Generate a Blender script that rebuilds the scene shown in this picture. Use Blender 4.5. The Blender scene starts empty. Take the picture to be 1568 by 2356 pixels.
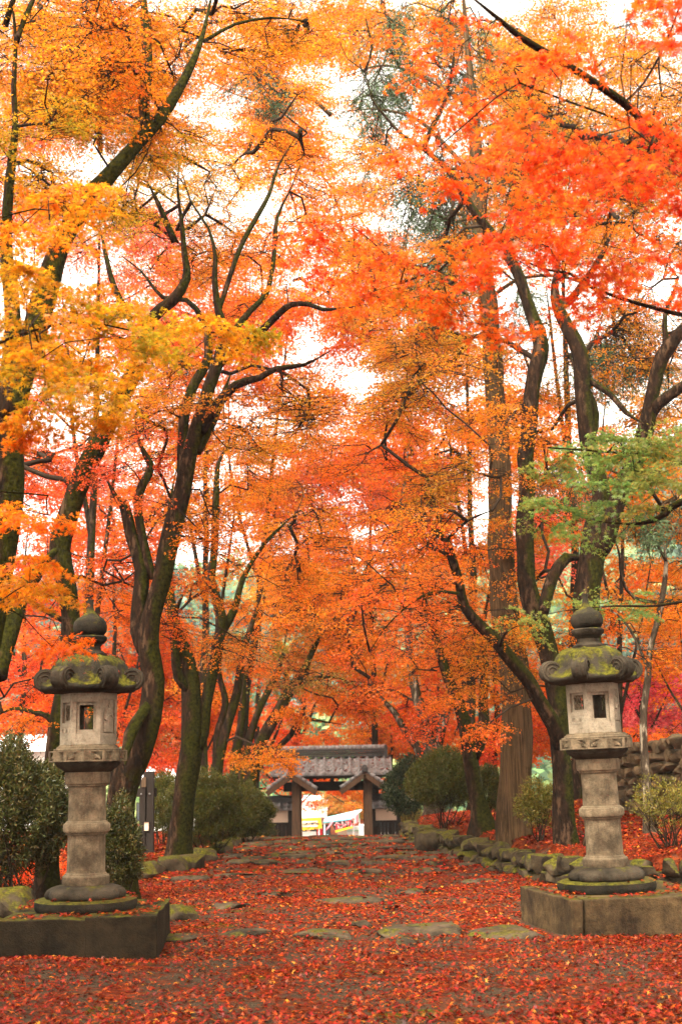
import bpy, bmesh, math, random
import numpy as np
from mathutils import Vector, Matrix
R = math.radians
rng = np.random.default_rng(11)
sc = bpy.context.scene
C = sc.collection

# ------------------------------------------------------------------ camera, sky, sun, exposure
FPX, CX, CY = 2940.0, 784.0, 1178.0          # focal length and centre in the pixels of a 1568 px wide print
PITCH, ROLL = math.atan2(579, FPX), R(1.2)
EYE = np.array((0.0, 0.0, 1.6))
FW = np.array((0, math.cos(PITCH), math.sin(PITCH)))
_r, _u = np.array((1.0, 0, 0)), np.array((0, -math.sin(PITCH), math.cos(PITCH)))
RT = math.cos(ROLL) * _r - math.sin(ROLL) * _u
UP = math.sin(ROLL) * _r + math.cos(ROLL) * _u
cd = bpy.data.cameras.new('camera')
cam = bpy.data.objects.new('camera', cd); C.objects.link(cam)
M = Matrix.Identity(4)
for i in range(3):
    M[i][0], M[i][1], M[i][2], M[i][3] = RT[i], UP[i], -FW[i], EYE[i]
cam.matrix_world = M
cd.sensor_fit = 'HORIZONTAL'; cd.sensor_width = 24.0; cd.lens = 24.0 * FPX / 1568
cd.clip_start = 0.1; cd.clip_end = 2000
cd.dof.use_dof = True; cd.dof.focus_distance = 12.3; cd.dof.aperture_fstop = 2.8
sc.camera = cam

world = bpy.data.worlds.new('World'); sc.world = world; world.use_nodes = True
nt = world.node_tree; nt.nodes.clear()
sky = nt.nodes.new('ShaderNodeTexSky'); sky.sky_type = 'NISHITA'; sky.sun_disc = False
sky.sun_elevation = R(52); sky.sun_rotation = R(200); sky.air_density = 1.0; sky.dust_density = 3.0
hs = nt.nodes.new('ShaderNodeHueSaturation'); hs.inputs['Saturation'].default_value = 0.06; hs.inputs['Value'].default_value = 1.0
bg = nt.nodes.new('ShaderNodeBackground'); bg.inputs['Strength'].default_value = 0.15
wo = nt.nodes.new('ShaderNodeOutputWorld')
nt.links.new(sky.outputs[0], hs.inputs['Color']); wm = nt.nodes.new('ShaderNodeMixRGB'); wm.blend_type = 'MULTIPLY'; wm.inputs[0].default_value = 1; wm.inputs[2].default_value = (1.0, .94, .82, 1)
nt.links.new(hs.outputs[0], wm.inputs[1]); nt.links.new(wm.outputs[0], bg.inputs['Color']); nt.links.new(bg.outputs[0], wo.inputs['Surface'])
sl = bpy.data.lights.new('sun', 'SUN'); sl.energy = 1.5; sl.angle = R(30); sl.color = (1.0, 0.9, 0.74)
so = bpy.data.objects.new('sun', sl); C.objects.link(so)
so.rotation_euler = (R(90 - 52), 0, R(180 - 200 + 0))
sc.view_settings.view_transform = 'Standard'; sc.view_settings.look = 'None'
sc.view_settings.exposure = 2.5; sc.view_settings.gamma = 1.0
try:
    sc.cycles.max_bounces = 12; sc.cycles.diffuse_bounces = 5; sc.cycles.glossy_bounces = 2
    sc.cycles.transmission_bounces = 10; sc.cycles.transparent_max_bounces = 4
    sc.cycles.use_denoising = True
except Exception:
    pass

def ray(x, y):
    return FW + ((x - CX) * RT + (CY - y) * UP) / FPX
def P(x, y, Y):                                # the point at distance Y down the avenue seen at print pixel x, y
    d = ray(x, y); return EYE + d * (Y / d[1])
def S(Y):                                      # metres per print pixel at distance Y
    return Y / FPX
def G(x, y, z=0.0):
    d = ray(x, y); return EYE + d * ((z - EYE[2]) / d[2])

# ------------------------------------------------------------------ helpers
def lin(c):
    c = np.asarray(c, float) / 255.0
    return np.where(c <= 0.04045, c / 12.92, ((c + 0.055) / 1.055) ** 2.4)
def ss(a, b, t):
    t = np.clip((np.asarray(t, float) - a) / (b - a), 0, 1); return t * t * (3 - 2 * t)

def thing(name, label, cat, loc=(0, 0, 0), group=None, rz=0.0):
    o = bpy.data.objects.new(name, None); C.objects.link(o); o.empty_display_size = .2
    o.location = tuple(float(v) for v in loc); o.rotation_euler = (0, 0, rz); o['label'] = label; o['category'] = cat
    if group: o['group'] = group
    return o
def tag(o, label, cat, group=None):
    o['label'] = label; o['category'] = cat
    if group: o['group'] = group
    return o
def struct(o, kind='structure'):
    o['kind'] = kind; return o

class MB:
    def __init__(s): s.V = []; s.F = []; s.n = 0
    def add(s, V, F):
        V = np.asarray(V, float); s.V.append(V)
        s.F += [tuple(int(i) + s.n for i in f) for f in F]; s.n += len(V); return s
    def box(s, c, d, rz=0.0, M=None):
        v = np.array([(x, y, z) for z in (-.5, .5) for y in (-.5, .5) for x in (-.5, .5)]) * np.array(d)
        if M is not None: v = v @ np.array(M).T
        ca, sa = math.cos(rz), math.sin(rz)
        v = np.c_[v[:, 0] * ca - v[:, 1] * sa, v[:, 0] * sa + v[:, 1] * ca, v[:, 2]] + np.array(c)
        return s.add(v, [(0, 2, 3, 1), (4, 5, 7, 6), (0, 1, 5, 4), (2, 6, 7, 3), (0, 4, 6, 2), (1, 3, 7, 5)])
    def tube(s, pts, rad, sides=8, noise=0.0, seed=0):
        V, F = tube(pts, rad, sides, noise, seed); return s.add(V, F)
    def build(s, name, m, parent=None, smooth=True, bevel=0.0, sharp=0):
        me = bpy.data.meshes.new(name)
        V = np.concatenate(s.V) if s.V else np.zeros((0, 3))
        if parent is not None and parent.get('_world'):
            o_ = parent
            while o_.parent is not None: o_ = o_.parent
            V = V - np.array(o_.location)
        me.from_pydata(V.tolist(), [], s.F); me.update()
        o = bpy.data.objects.new(name, me); C.objects.link(o); me.materials.append(m)
        if parent is not None: o.parent = parent; 
        if parent is not None and parent.get('_world'): o['_world'] = 1
        if smooth: me.polygons.foreach_set('use_smooth', [True] * len(me.polygons))
        if sharp: me.set_sharp_from_angle(angle=R(sharp))
        if bevel:
            b = o.modifiers.new('bevel', 'BEVEL'); b.width = bevel; b.segments = 2; b.limit_method = 'ANGLE'; b.angle_limit = R(40)
        return o

def tube(pts, rad, sides=8, noise=0.0, seed=0):
    p = np.asarray(pts, float); r = np.asarray(rad, float); n = len(p)
    t = np.gradient(p, axis=0); t /= np.linalg.norm(t, axis=1)[:, None] + 1e-9
    a = np.cross(t[0], (0.31, 0.95, 0.05)); a /= np.linalg.norm(a)
    A = np.empty_like(p)
    for i in range(n):
        a = a - t[i] * a.dot(t[i]); a /= np.linalg.norm(a); A[i] = a
    B = np.cross(t, A)
    ang = np.linspace(0, 2 * np.pi, sides, endpoint=False)
    rr = np.repeat(r[:, None], sides, 1)
    if noise:
        g = np.random.default_rng(seed)
        for k in range(4):
            f = g.uniform(1, 3.2, 2); ph = g.uniform(0, 6.28, 3)
            rr = rr * (1 + noise * np.sin(int(g.integers(1, 4)) * ang[None] + ph[0] + np.arange(n)[:, None] * .22 * f[0]) * np.sin(np.arange(n)[:, None] * .17 * f[1] + ph[1]))
    V = p[:, None] + rr[..., None] * (np.cos(ang)[None, :, None] * A[:, None] + np.sin(ang)[None, :, None] * B[:, None])
    V = np.concatenate([V.reshape(-1, 3), p[-1:] + t[-1:] * r[-1], p[:1]])
    F = []
    for i in range(n - 1):
        for j in range(sides):
            k = (j + 1) % sides
            F.append((i * sides + j, i * sides + k, (i + 1) * sides + k, (i + 1) * sides + j))
    e = n * sides
    for j in range(sides):
        F.append(((n - 1) * sides + j, (n - 1) * sides + (j + 1) % sides, e)); F.append(((j + 1) % sides, j, e + 1))
    return V, F

def catmull(p, per):
    p = np.asarray(p, float)
    q = np.vstack([2 * p[0] - p[1], p, 2 * p[-1] - p[-2]]); out = []
    for i in range(1, len(q) - 2):
        a, b, c, d = q[i - 1:i + 3]
        k = max(2, int(np.linalg.norm(c[:3] - b[:3]) / per))
        for t in np.linspace(0, 1, k, endpoint=False):
            out.append(.5 * (2 * b + (c - a) * t + (2 * a - 5 * b + 4 * c - d) * t * t + (3 * b - a - 3 * c + d) * t ** 3))
    out.append(p[-1]); return np.array(out)

def lathe(prof, n=32, mod=None, cap=True):
    prof = np.asarray(prof, float); a = np.linspace(0, 2 * np.pi, n, endpoint=False)
    r = np.repeat(prof[:, :1], n, 1)
    if mod is not None: r = r * mod(np.arange(len(prof))[:, None] / (len(prof) - 1), a[None])
    V = np.stack([r * np.cos(a), r * np.sin(a), np.repeat(prof[:, 1:], n, 1)], -1).reshape(-1, 3)
    F = []
    for i in range(len(prof) - 1):
        for j in range(n):
            k = (j + 1) % n; F.append((i * n + j, i * n + k, (i + 1) * n + k, (i + 1) * n + j))
    if cap:
        F.append(tuple(range(n))[::-1]); F.append(tuple((len(prof) - 1) * n + j for j in range(n)))
    return V, F

def tri_mesh(name, V, T, m, col=None, parent=None):
    me = bpy.data.meshes.new(name); V = np.asarray(V, np.float32)
    if parent is not None:
        o_ = parent
        while o_.parent is not None: o_ = o_.parent
        V = V - np.array(o_.location, np.float32)
    n = len(T)
    me.vertices.add(len(V)); me.vertices.foreach_set('co', V.astype(np.float32).ravel())
    me.loops.add(3 * n); me.loops.foreach_set('vertex_index', np.asarray(T, np.int32).ravel())
    me.polygons.add(n); me.polygons.foreach_set('loop_start', np.arange(0, 3 * n, 3, dtype=np.int32))
    me.update(calc_edges=True)
    if col is not None:
        at = me.attributes.new('leaf_colour', 'FLOAT_COLOR', 'FACE')
        at.data.foreach_set('color', np.c_[col, np.ones(len(col))].astype(np.float32).ravel())
    me.materials.append(m)
    o = bpy.data.objects.new(name, me); C.objects.link(o)
    if parent is not None: o.parent = parent
    return o

# ------------------------------------------------------------------ materials
def new_mat(name):
    m = bpy.data.materials.new(name); m.use_nodes = True
    t = m.node_tree; t.nodes.clear()
    o = t.nodes.new('ShaderNodeOutputMaterial'); return m, t, o
class N:
    def __init__(s, t): s.t = t
    def __call__(s, kind, ins=None, **kw):
        n = s.t.nodes.new('ShaderNode' + kind)
        for k, v in kw.items(): setattr(n, k, v)
        for k, v in (ins or {}).items():
            i = n.inputs[k]
            if isinstance(v, bpy.types.NodeSocket): s.t.links.new(v, i)
            else: i.default_value = v
        return n
    def noise(s, vec, scale, detail=5, rough=.6):
        return s('TexNoise', {'Vector': vec, 'Scale': scale, 'Detail': detail, 'Roughness': rough}).outputs['Fac']
    def ramp(s, fac, stops):
        n = s('ValToRGB', {'Fac': fac}); e = n.color_ramp.elements
        while len(e) < len(stops): e.new(.5)
        for q, (p, c) in zip(e, stops): q.position = p; q.color = (*c, 1) if len(c) == 3 else c
        return n.outputs['Color']
    def mix(s, fac, a, b):
        n = s('MixRGB'); 
        for i, v in zip((0, 1, 2), (fac, a, b)):
            if isinstance(v, bpy.types.NodeSocket): s.t.links.new(v, n.inputs[i])
            else: n.inputs[i].default_value = v if i == 0 else (*v, 1)
        return n.outputs[0]
    def math(s, op, a, b=0.0, clamp=False):
        n = s('Math', operation=op, use_clamp=clamp)
        for i, v in enumerate((a, b)):
            if isinstance(v, bpy.types.NodeSocket): s.t.links.new(v, n.inputs[i])
            else: n.inputs[i].default_value = v
        return n.outputs[0]
    def remap(s, v, a, b):
        return s('MapRange', {'Value': v, 'From Min': a, 'From Max': b}, clamp=True).outputs[0]
def finish(n, o, col, rough, bump=None, dist=.01, strength=.6, spec=.3):
    b = n('BsdfPrincipled', {'Base Color': col, 'Roughness': rough, 'Specular IOR Level': spec})
    if bump is not None:
        bm = n('Bump', {'Height': bump, 'Strength': strength, 'Distance': dist}); n.t.links.new(bm.outputs[0], b.inputs['Normal'])
    n.t.links.new(b.outputs[0], o.inputs['Surface'])

MOSS_A, MOSS_B = (0.014, 0.015, 0.002), (0.12, 0.108, 0.008)
def stone_mat(name, light, dark, moss=0.0, stain=.5, rough=.85, lo=.35, grain=60, streak=False):
    m, t, o = new_mat(name); n = N(t)
    pos = n('TexCoord').outputs['Object']; geo = n('NewGeometry')
    big = n.noise(pos, 3.0, 6, .65); fine = n.noise(pos, grain, 3, .7); mid = n.noise(pos, 11, 5, .6)
    col = n.mix(n.remap(big, .36, .64), dark, light)
    col = n.mix(n.math('MULTIPLY', n.remap(mid, .5, .72), stain), col, tuple(v * .35 for v in dark))
    if streak:
        mp = n('Mapping', {'Vector': pos, 'Scale': (7, 7, 1.1)}).outputs[0]
        col = n.mix(n.math('MULTIPLY', n.remap(n.noise(mp, 1.6, 6, .75), .5, .72), .7), col, (.035, .024, .014))
    col = n.mix(n.remap(fine, .52, .75), col, n.mix(.5, col, (.02, .017, .012)))
    if moss:
        nz = n('SeparateXYZ', {'Vector': geo.outputs['Normal']}).outputs['Z']
        mm = n.math('ADD', n.math('MULTIPLY', nz, .55), n.math('MULTIPLY', n.math('SUBTRACT', n.noise(pos, 5, 6, .7), .5), 2.2))
        f = n.remap(mm, lo + .55 * (1 - moss), lo + .55 * (1 - moss) + .25)
        mc = n.mix(n.remap(n.noise(pos, 28, 4, .7), .35, .68), MOSS_A, MOSS_B)
        mc = n.mix(n.math('MULTIPLY', n.remap(n.noise(pos, 4, 3, .6), .5, .7), .6), mc, (.06, .035, .01))
        col = n.mix(f, col, mc)
    finish(n, o, col, rough, n.math('ADD', n.math('MULTIPLY', mid, .6), n.math('MULTIPLY', fine, .5)), .02, .9, .12)
    return m
def bark_mat(name, a, b, moss=.5, lichen=0.0, sc_=(9, 9, 3.0), mossy=((.005, .005, .0007), (.042, .042, .004))):
    m, t, o = new_mat(name); n = N(t)
    pos = n('NewGeometry').outputs['Position']; nor = n('NewGeometry').outputs['Normal']
    mp = n('Mapping', {'Vector': pos, 'Scale': sc_}).outputs[0]
    rid = n.noise(mp, 2.2, 7, .7); big = n.noise(pos, 1.4, 4, .6)
    col = n.mix(n.remap(rid, .35, .68), a, b)
    col = n.mix(n.math('MULTIPLY', n.remap(big, .5, .68), .55), col, tuple(v * .35 for v in a))
    col = n.mix(n.math('MULTIPLY', n.remap(n.noise(mp, 1.1, 5, .65), .54, .64), .55 + lichen * .45), col, (.34, .28, .2) if lichen else (.12, .068, .038))
    if moss:
        sx = n('SeparateXYZ', {'Vector': nor})
        side = n.math('ADD', n.math('MULTIPLY', sx.outputs['X'], .28), n.math('MULTIPLY', sx.outputs['Z'], .3))
        f = n.remap(n.math('ADD', n.noise(pos, 1.9, 5, .65), side), .78 - moss * .5, .92 - moss * .5)
        col = n.mix(f, col, n.mix(n.remap(n.noise(pos, 22, 4, .7), .35, .7), *mossy))
    finish(n, o, col, .9, n.math('ADD', rid, n.math('MULTIPLY', n.noise(pos, 45, 3, .7), .25)), .05, 1.0, .06)
    return m
def leaf_mat(name, trans=.5, gloss=.05):
    m, t, o = new_mat(name); n = N(t)
    c = n('Attribute', attribute_name='leaf_colour').outputs['Color']
    d = n('BsdfDiffuse', {'Color': c}); tr = n('BsdfTranslucent', {'Color': c}); g = n('BsdfGlossy', {'Color': (1, 1, 1, 1), 'Roughness': .38})
    x = n('MixShader', {0: trans, 1: d.outputs[0], 2: tr.outputs[0]}); y = n('MixShader', {0: gloss, 1: x.outputs[0], 2: g.outputs[0]})
    t.links.new(y.outputs[0], o.inputs['Surface']); return m
def plain_mat(name, a, b=None, scale=8, rough=.7, stretch=(1, 1, 1), bump=.3, dist=.005, spec=.3):
    m, t, o = new_mat(name); n = N(t)
    mp = n('Mapping', {'Vector': n('TexCoord').outputs['Object'], 'Scale': stretch}).outputs[0]
    f = n.noise(mp, scale, 5, .65)
    finish(n, o, n.mix(n.remap(f, .3, .7), a, b or tuple(v * .6 for v in a)), rough, f, dist, bump, spec); return m

BRIGHT = ((.014, .015, .002), (.11, .1, .007))
MAT = dict(
    leaf=leaf_mat('maple_leaf', .68, .015), evergreen=leaf_mat('evergreen_leaf', .3, .015), litter=leaf_mat('fallen_leaf', .12, .02),
    bark=bark_mat('maple_bark', (.006, .004, .0025), (.038, .019, .01), .55),
    bark_moss=bark_mat('mossy_bark', (.006, .004, .002), (.042, .021, .011), .75),
    bark_dark=bark_mat('dark_bark', (.008, .005, .003), (.03, .018, .01), .4),
    bark_pale=bark_mat('lichen_bark', (.03, .021, .014), (.11, .08, .052), .3, 1.0),
    cedar=bark_mat('cedar_bark', (.03, .018, .009), (.15, .09, .04), .12, 0, (20, 20, .55)),
    twig=plain_mat('twig', (.016, .01, .007), (.034, .022, .013), 20, .9, spec=.05),
    granite=stone_mat('granite', (.23, .175, .108), (.05, .036, .021), 0, .5, streak=True),
    granite_pale=stone_mat('pale_granite', (.31, .263, .19), (.15, .12, .082), 0, .4),
    granite_dark=stone_mat('weathered_granite', (.06, .046, .03), (.013, .01, .006), .6, .7),
    roofstone=stone_mat('mossy_granite', (.034, .027, .018), (.008, .007, .004), 1.0, .6, lo=.16),
    plinth=stone_mat('plinth_stone', (.115, .076, .034), (.022, .014, .007), .8, .7, streak=True),
    plinth_dark=stone_mat('dark_plinth_stone', (.03, .021, .01), (.006, .0045, .002), .95, .6),
    rock=stone_mat('mossy_rock', (.1, .072, .04), (.022, .016, .009), .9, .5, grain=30),
    wallstone=stone_mat('wall_stone', (.19, .13, .07), (.05, .034, .019), .55, .4, grain=30),
    slab=stone_mat('path_stone', (.095, .069, .042), (.022, .016, .01), .7, .4, grain=30),
    wood=plain_mat('old_wood', (.13, .075, .038), (.05, .03, .017), 6, .8, (6, 6, .6)),
    darkwood=plain_mat('dark_wood', (.02, .011, .006), (.009, .006, .004), 6, .8, (6, 6, .6)),
    plaster=plain_mat('earth_plaster', (.68, .52, .38), (.58, .43, .31), 3, .9),
    tile=plain_mat('roof_tile', (.33, .335, .33), (.13, .132, .13), 5, .45, spec=.5),
    tile_dark=plain_mat('dark_tile', (.05, .05, .05), (.022, .022, .022), 8, .5, spec=.5),
    white=plain_mat('white_paint', (.82, .82, .8), (.74, .74, .73), 4, .6),
)
# ------------------------------------------------------------------ the ground
WY = [15.5, 15.75, 17.5, 21, 25, 27.5, 30, 40]; WX = [7.0, 3.3, 2.65, 2.1, 1.62, 1.38, 1.3, 1.6]
def H(x, y):
    x = np.asarray(x, float); y = np.asarray(y, float)
    z = -1.7 * ss(28.6, 41, y) - 1.5 * ss(44, 60, y)
    z = z + .018 * np.sin(x * 2.1 + y * .7) * np.sin(y * 1.3) + .012 * np.sin(x * 4.3 - y * 2.2)
    d = x - np.interp(y, WY, WX) - .12
    z = z + (ss(0, .22, d) * .40 + .075 * np.clip(d, 0, 14)) * ss(15.55, 15.9, y) * (1 - .4 * ss(30, 40, y))
    dl = np.interp(y, [16, 19.4, 21, 30, 42], [-5.5, -3.7, -2.75, -2.45, -2.4]) - x
    z = z + (ss(0, .4, dl) * .16 + .02 * np.clip(dl, 0, 10)) * ss(15.5, 17.5, y)
    z = z + .09 * np.exp(-(((x + 2.2) / .9) ** 2 + ((y - 10.75) / .4) ** 2)) - .01 * np.clip(np.abs(x) - 20, 0, 200) * ss(40, 60, y) * 0
    return z

def ground_mat(name, dirt):
    m, t, o = new_mat(name); n = N(t)
    pos = n('NewGeometry').outputs['Position']
    v = n('TexVoronoi', {'Vector': n('Mapping', {'Vector': pos, 'Scale': (1, 1, .2)}).outputs[0], 'Scale': 17.0, 'Randomness': 1.0})
    v2 = n('TexVoronoi', {'Vector': pos, 'Scale': 31.0})
    k = n('SeparateXYZ', {'Vector': v.outputs['Color']}).outputs['X']; k2 = n('SeparateXYZ', {'Vector': v2.outputs['Color']}).outputs['Y']
    leaf = n.ramp(k, [(0, tuple(lin((50, 22, 12)))), (.35, tuple(lin((88, 31, 14)))), (.62, tuple(lin((119, 49, 19)))), (.85, tuple(lin((60, 22, 13)))), (1, tuple(lin((160, 72, 26))))])
    leaf = n.mix(.35, leaf, n.ramp(k2, [(0, tuple(lin((70, 24, 14)))), (.6, tuple(lin((108, 42, 18)))), (1, tuple(lin((135, 65, 24))))]))
    grit = n.mix(n.remap(n.noise(pos, 90, 3, .7), .35, .65), (.026, .018, .011), (.1, .068, .042))
    big = n.noise(pos, 1.1, 4, .55); mid = n.noise(pos, 4.5, 5, .6)
    col = n.mix(n.remap(n.math('ADD', big, n.math('MULTIPLY', mid, .5)), .78 - dirt, .9 - dirt), leaf, grit)
    moss = n.mix(n.remap(n.noise(pos, 40, 4, .7), .35, .65), MOSS_A, MOSS_B)
    col = n.mix(n.remap(n.math('ADD', n.noise(pos, .9, 3, .5), n.math('MULTIPLY', n.noise(pos, 7, 4, .6), .35)), .81, .88), col, moss)
    finish(n, o, col, .9, n.math('ADD', n.math('MULTIPLY', v.outputs['Distance'], 1.0), n.noise(pos, 60, 3, .7)), .03, .9, .05)
    return m
MAT['ground'] = ground_mat('leaf_covered_ground', .0); MAT['path'] = ground_mat('leaf_covered_path', .13)

def sheet(name, xs, ys, m, dz=0.0):
    X, Y = np.meshgrid(xs, ys); Z = H(X, Y) + dz; nx = len(xs)
    V = np.stack([X, Y, Z], -1).reshape(-1, 3)
    F = [(j * nx + i, j * nx + i + 1, (j + 1) * nx + i + 1, (j + 1) * nx + i) for j in range(len(ys) - 1) for i in range(nx - 1)]
    return struct(MB().add(V, F).build(name, m))
axis = lambda *a: np.unique(np.concatenate([np.arange(*q) for q in a]).round(3))
sheet('ground', axis((-400, -40, 40), (-40, -8, 2), (-8, 8, .16), (8, 40, 2), (40, 401, 40)), axis((-30, 3, 3), (3, 34, .16), (34, 70, 1), (70, 140, 10), (140, 700, 40)), MAT['ground'])
def path_sheet():
    ys = np.arange(2, 44, .2); us = np.linspace(-1, 1, 26); V = []; F = []
    for y in ys:
        hw = np.interp(y, [2, 10, 17, 21, 28, 44], [3.0, 2.6, 2.3, 2.1, 1.6, 1.5]); c = np.interp(y, [2, 20, 30, 44], [0, -.2, -.3, -.3])
        w = .12 * np.sin(y * 1.7) + .08 * np.sin(y * 4.1)
        V += [(c + u * (hw + w), y, float(H(c + u * (hw + w), y)) + .006) for u in us]
    k = len(us)
    for j in range(len(ys) - 1):
        F += [(j * k + i, j * k + i + 1, (j + 1) * k + i + 1, (j + 1) * k + i) for i in range(k - 1)]
    struct(MB().add(V, F).build('path', MAT['path']))
path_sheet()

# ------------------------------------------------------------------ rocks
def _cubesphere(n):
    V = []; F = []; idx = {}
    def vid(p):
        k = tuple(np.round(p, 6))
        if k not in idx: idx[k] = len(V); V.append(p)
        return idx[k]
    g = np.linspace(-1, 1, n + 1)
    for ax in range(3):
        for sg in (-1, 1):
            for i in range(n):
                for j in range(n):
                    q = []
                    for a, b in ((i, j), (i + 1, j), (i + 1, j + 1), (i, j + 1)):
                        p = [0, 0, 0]; p[ax] = sg; p[(ax + 1) % 3] = g[a]; p[(ax + 2) % 3] = g[b]; q.append(vid(tuple(p)))
                    F.append(tuple(q) if sg > 0 else tuple(q[::-1]))
    return np.array(V, float), F
CS8 = _cubesphere(8); CS5 = _cubesphere(5)
def rock(c, size, rz=0.0, seed=0, cuts=14, boxy=.55, base=CS8):
    g = np.random.default_rng(seed); V0, F = base
    nrm = V0 / np.linalg.norm(V0, axis=1)[:, None]
    V = nrm * (1 - boxy) + V0 * boxy * .82
    for _ in range(cuts):
        d = g.normal(size=3); d /= np.linalg.norm(d); L = g.uniform(.52, .85); s = V @ d
        V = V - np.outer(np.clip(s - L, 0, None) * .9, d)
    for k in range(3):
        d = g.normal(size=3) * (2 + 2 * k); V = V + nrm * (.035 / (k + 1) * np.sin(V @ d + g.uniform(0, 6)))[:, None]
    V = V * (np.array(size) / 2); ca, sa = math.cos(rz), math.sin(rz)
    V = np.c_[V[:, 0] * ca - V[:, 1] * sa, V[:, 0] * sa + V[:, 1] * ca, V[:, 2]] + np.array(c)
    return V, F

# stepping stones: print x, y, width px, height px (visible top), word for the label
big_st = [(740, 2156, 175, 34, 'long mossy stone with a ragged front edge in the nearest row of the path'),
          (958, 2150, 190, 46, 'biggest humped stone of the nearest row, in the middle of the path'),
          (1162, 2152, 170, 44, 'dark wet stone of the nearest row, beside the right stone plinth'),
          (1315, 2122, 105, 18, 'low brown stone just in front of the right stone plinth'),
          (405, 2167, 120, 24, 'flat bare stone at the corner of the left stone plinth'),
          (560, 2150, 130, 26, 'low cracked stone left of the long mossy stone in the nearest row'),
          (942, 2180, 56, 24, 'pale round stone poking out before the biggest humped stone'),
          (893, 2098, 32, 20, 'small loose brown rock lying on the path between the lanterns'),
          (832, 2135, 46, 20, 'small tilted stone behind the gap of the nearest row'),
          (815, 2074, 190, 26, 'wide worn flat slab in the middle of the second row'),
          (525, 2092, 90, 20, 'mossy step edge stone at the left of the second row'),
          (630, 2064, 90, 14, 'thin buried slab left of the wide worn slab'),
          (968, 2058, 110, 16, 'thin slab right of the wide worn slab'),
          (1105, 2034, 80, 16, 'brown slab near the foot of the right retaining wall'),
          (685, 2010, 140, 24, 'pale flat slab leading the third row of the path'),
          (823, 2013, 110, 16, 'narrow grey slab right of the pale flat slab'),
          (535, 2018, 110, 15, 'long low slab left of the pale flat slab'),
          (995, 2008, 90, 13, 'grey bar-shaped slab alone at the right of the third row'),
          (425, 2024, 120, 12, 'narrow half buried slab at the left edge of the third row'),
          (1145, 2002, 60, 14, 'rounded mossy stone by the right retaining wall')]
k = 0; STV = []
for (x, y, w, h, lab) in big_st:
    c = G(x, y); s = S(c[1]); z = float(H(c[0], c[1]))
    hz = .12 + .0012 * h
    V, F = rock((c[0], c[1] + .1, z + .005), (w * s * 1.2, max(.34, h * .021), hz + .03), rng.uniform(-.15, .15), 100 + k, 9, .6)
    V[:, 2] = np.where(V[:, 2] > z, z + (V[:, 2] - z) * .8, V[:, 2])
    STV.append(V[V[:, 2] > z + .02]); tag(MB().add(V, F).build('stepping_stone', MAT['slab'], sharp=32), lab, 'stepping stone', 'stones set in the path'); k += 1
for j, y in enumerate([1990, 1976, 1966, 1957, 1950, 1943, 1937, 1932, 1928]):
    x0 = 470 + j * 15; x1 = 1130 - j * 26
    nst = 7 - j // 3
    for i in range(nst):
        x = x0 + (x1 - x0) * (i + rng.uniform(.15, .85)) / nst
        c = G(x, y + rng.uniform(-3, 3)); s = S(c[1])
        w = rng.uniform(45, 105) * s
        z = float(H(c[0], c[1]))
        V, F = rock((c[0], c[1], z), (w * 1.15, rng.uniform(.4, .75), .15), rng.uniform(-.2, .2), 200 + k, 8, .6, CS5)
        STV.append(V[V[:, 2] > z + .02]); tag(MB().add(V, F).build('stepping_stone', MAT['slab'], sharp=32), 'flat worn stone of the far rows where the path climbs to the gate', 'stepping stone', 'stones set in the path'); k += 1

_k = (MOSS_A, MOSS_B); MOSS_A, MOSS_B = BRIGHT
MAT['wall_moss'] = stone_mat('mossy_wall_rock', (.075, .054, .03), (.014, .01, .006), 1.0, .5, lo=.25, grain=30)
MOSS_A, MOSS_B = _k
# left kerb boulders
kerb = [(-4.1, 18.2, .6), (-3.7, 18.7, .5), (-3.35, 19.0, .55), (-3.05, 19.4, .5), (-2.95, 20.0, .42), (-2.72, 20.5, .5), (-2.5, 20.9, .55), (-2.45, 22.6, .45), (-2.4, 23.6, .4), (-2.35, 25, .4), (-2.35, 26.4, .4), (-2.35, 27.8, .4)]
kl = ['mossy boulder half hidden behind the left lantern base', 'dark boulder just right of the left lantern base', 'mossy boulder second from the left lantern base along the kerb',
      'rounded kerb boulder in front of the signpost', 'small kerb stone right of the signpost', 'tall kerb stone in front of the mossy pink trunk', 'square pale kerb stone ending the near row below the trunk']
for i, (x, y, s) in enumerate(kerb):
    V, F = rock((x, y, float(H(x, y)) + s * .14), (s * 1.15, s, s * .85), rng.uniform(-.5, .5), 400 + i)
    tag(MB().add(V, F).build('kerb_boulder', MAT['wall_moss'], sharp=32), kl[i] if i < len(kl) else 'low mossy stone edging the far left side of the path by the clipped bushes', 'boulder', 'boulders along the left edge of the path')
for (x, y, s, lab) in [(-3.75, 14.6, .75, 'mossy grey boulder at the left frame edge beside the big bush'), (-3.55, 12.9, .5, 'pale flat rock behind the left plinth corner'), (-1.75, 14.2, .35, 'small mossy cube of stone on the right of the left lantern base'),
                       (1.62, 24.2, .75, 'big slanted boulder leaning on the bend of the right wall')]:
    V, F = rock((x, y, float(H(x, y)) + s * .16), (s * 1.2, s, s * .8), rng.uniform(-.5, .5), int(500 + x * 10 + y))
    tag(MB().add(V, F).build('boulder', MAT['wall_moss'], sharp=32), lab, 'boulder')

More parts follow.
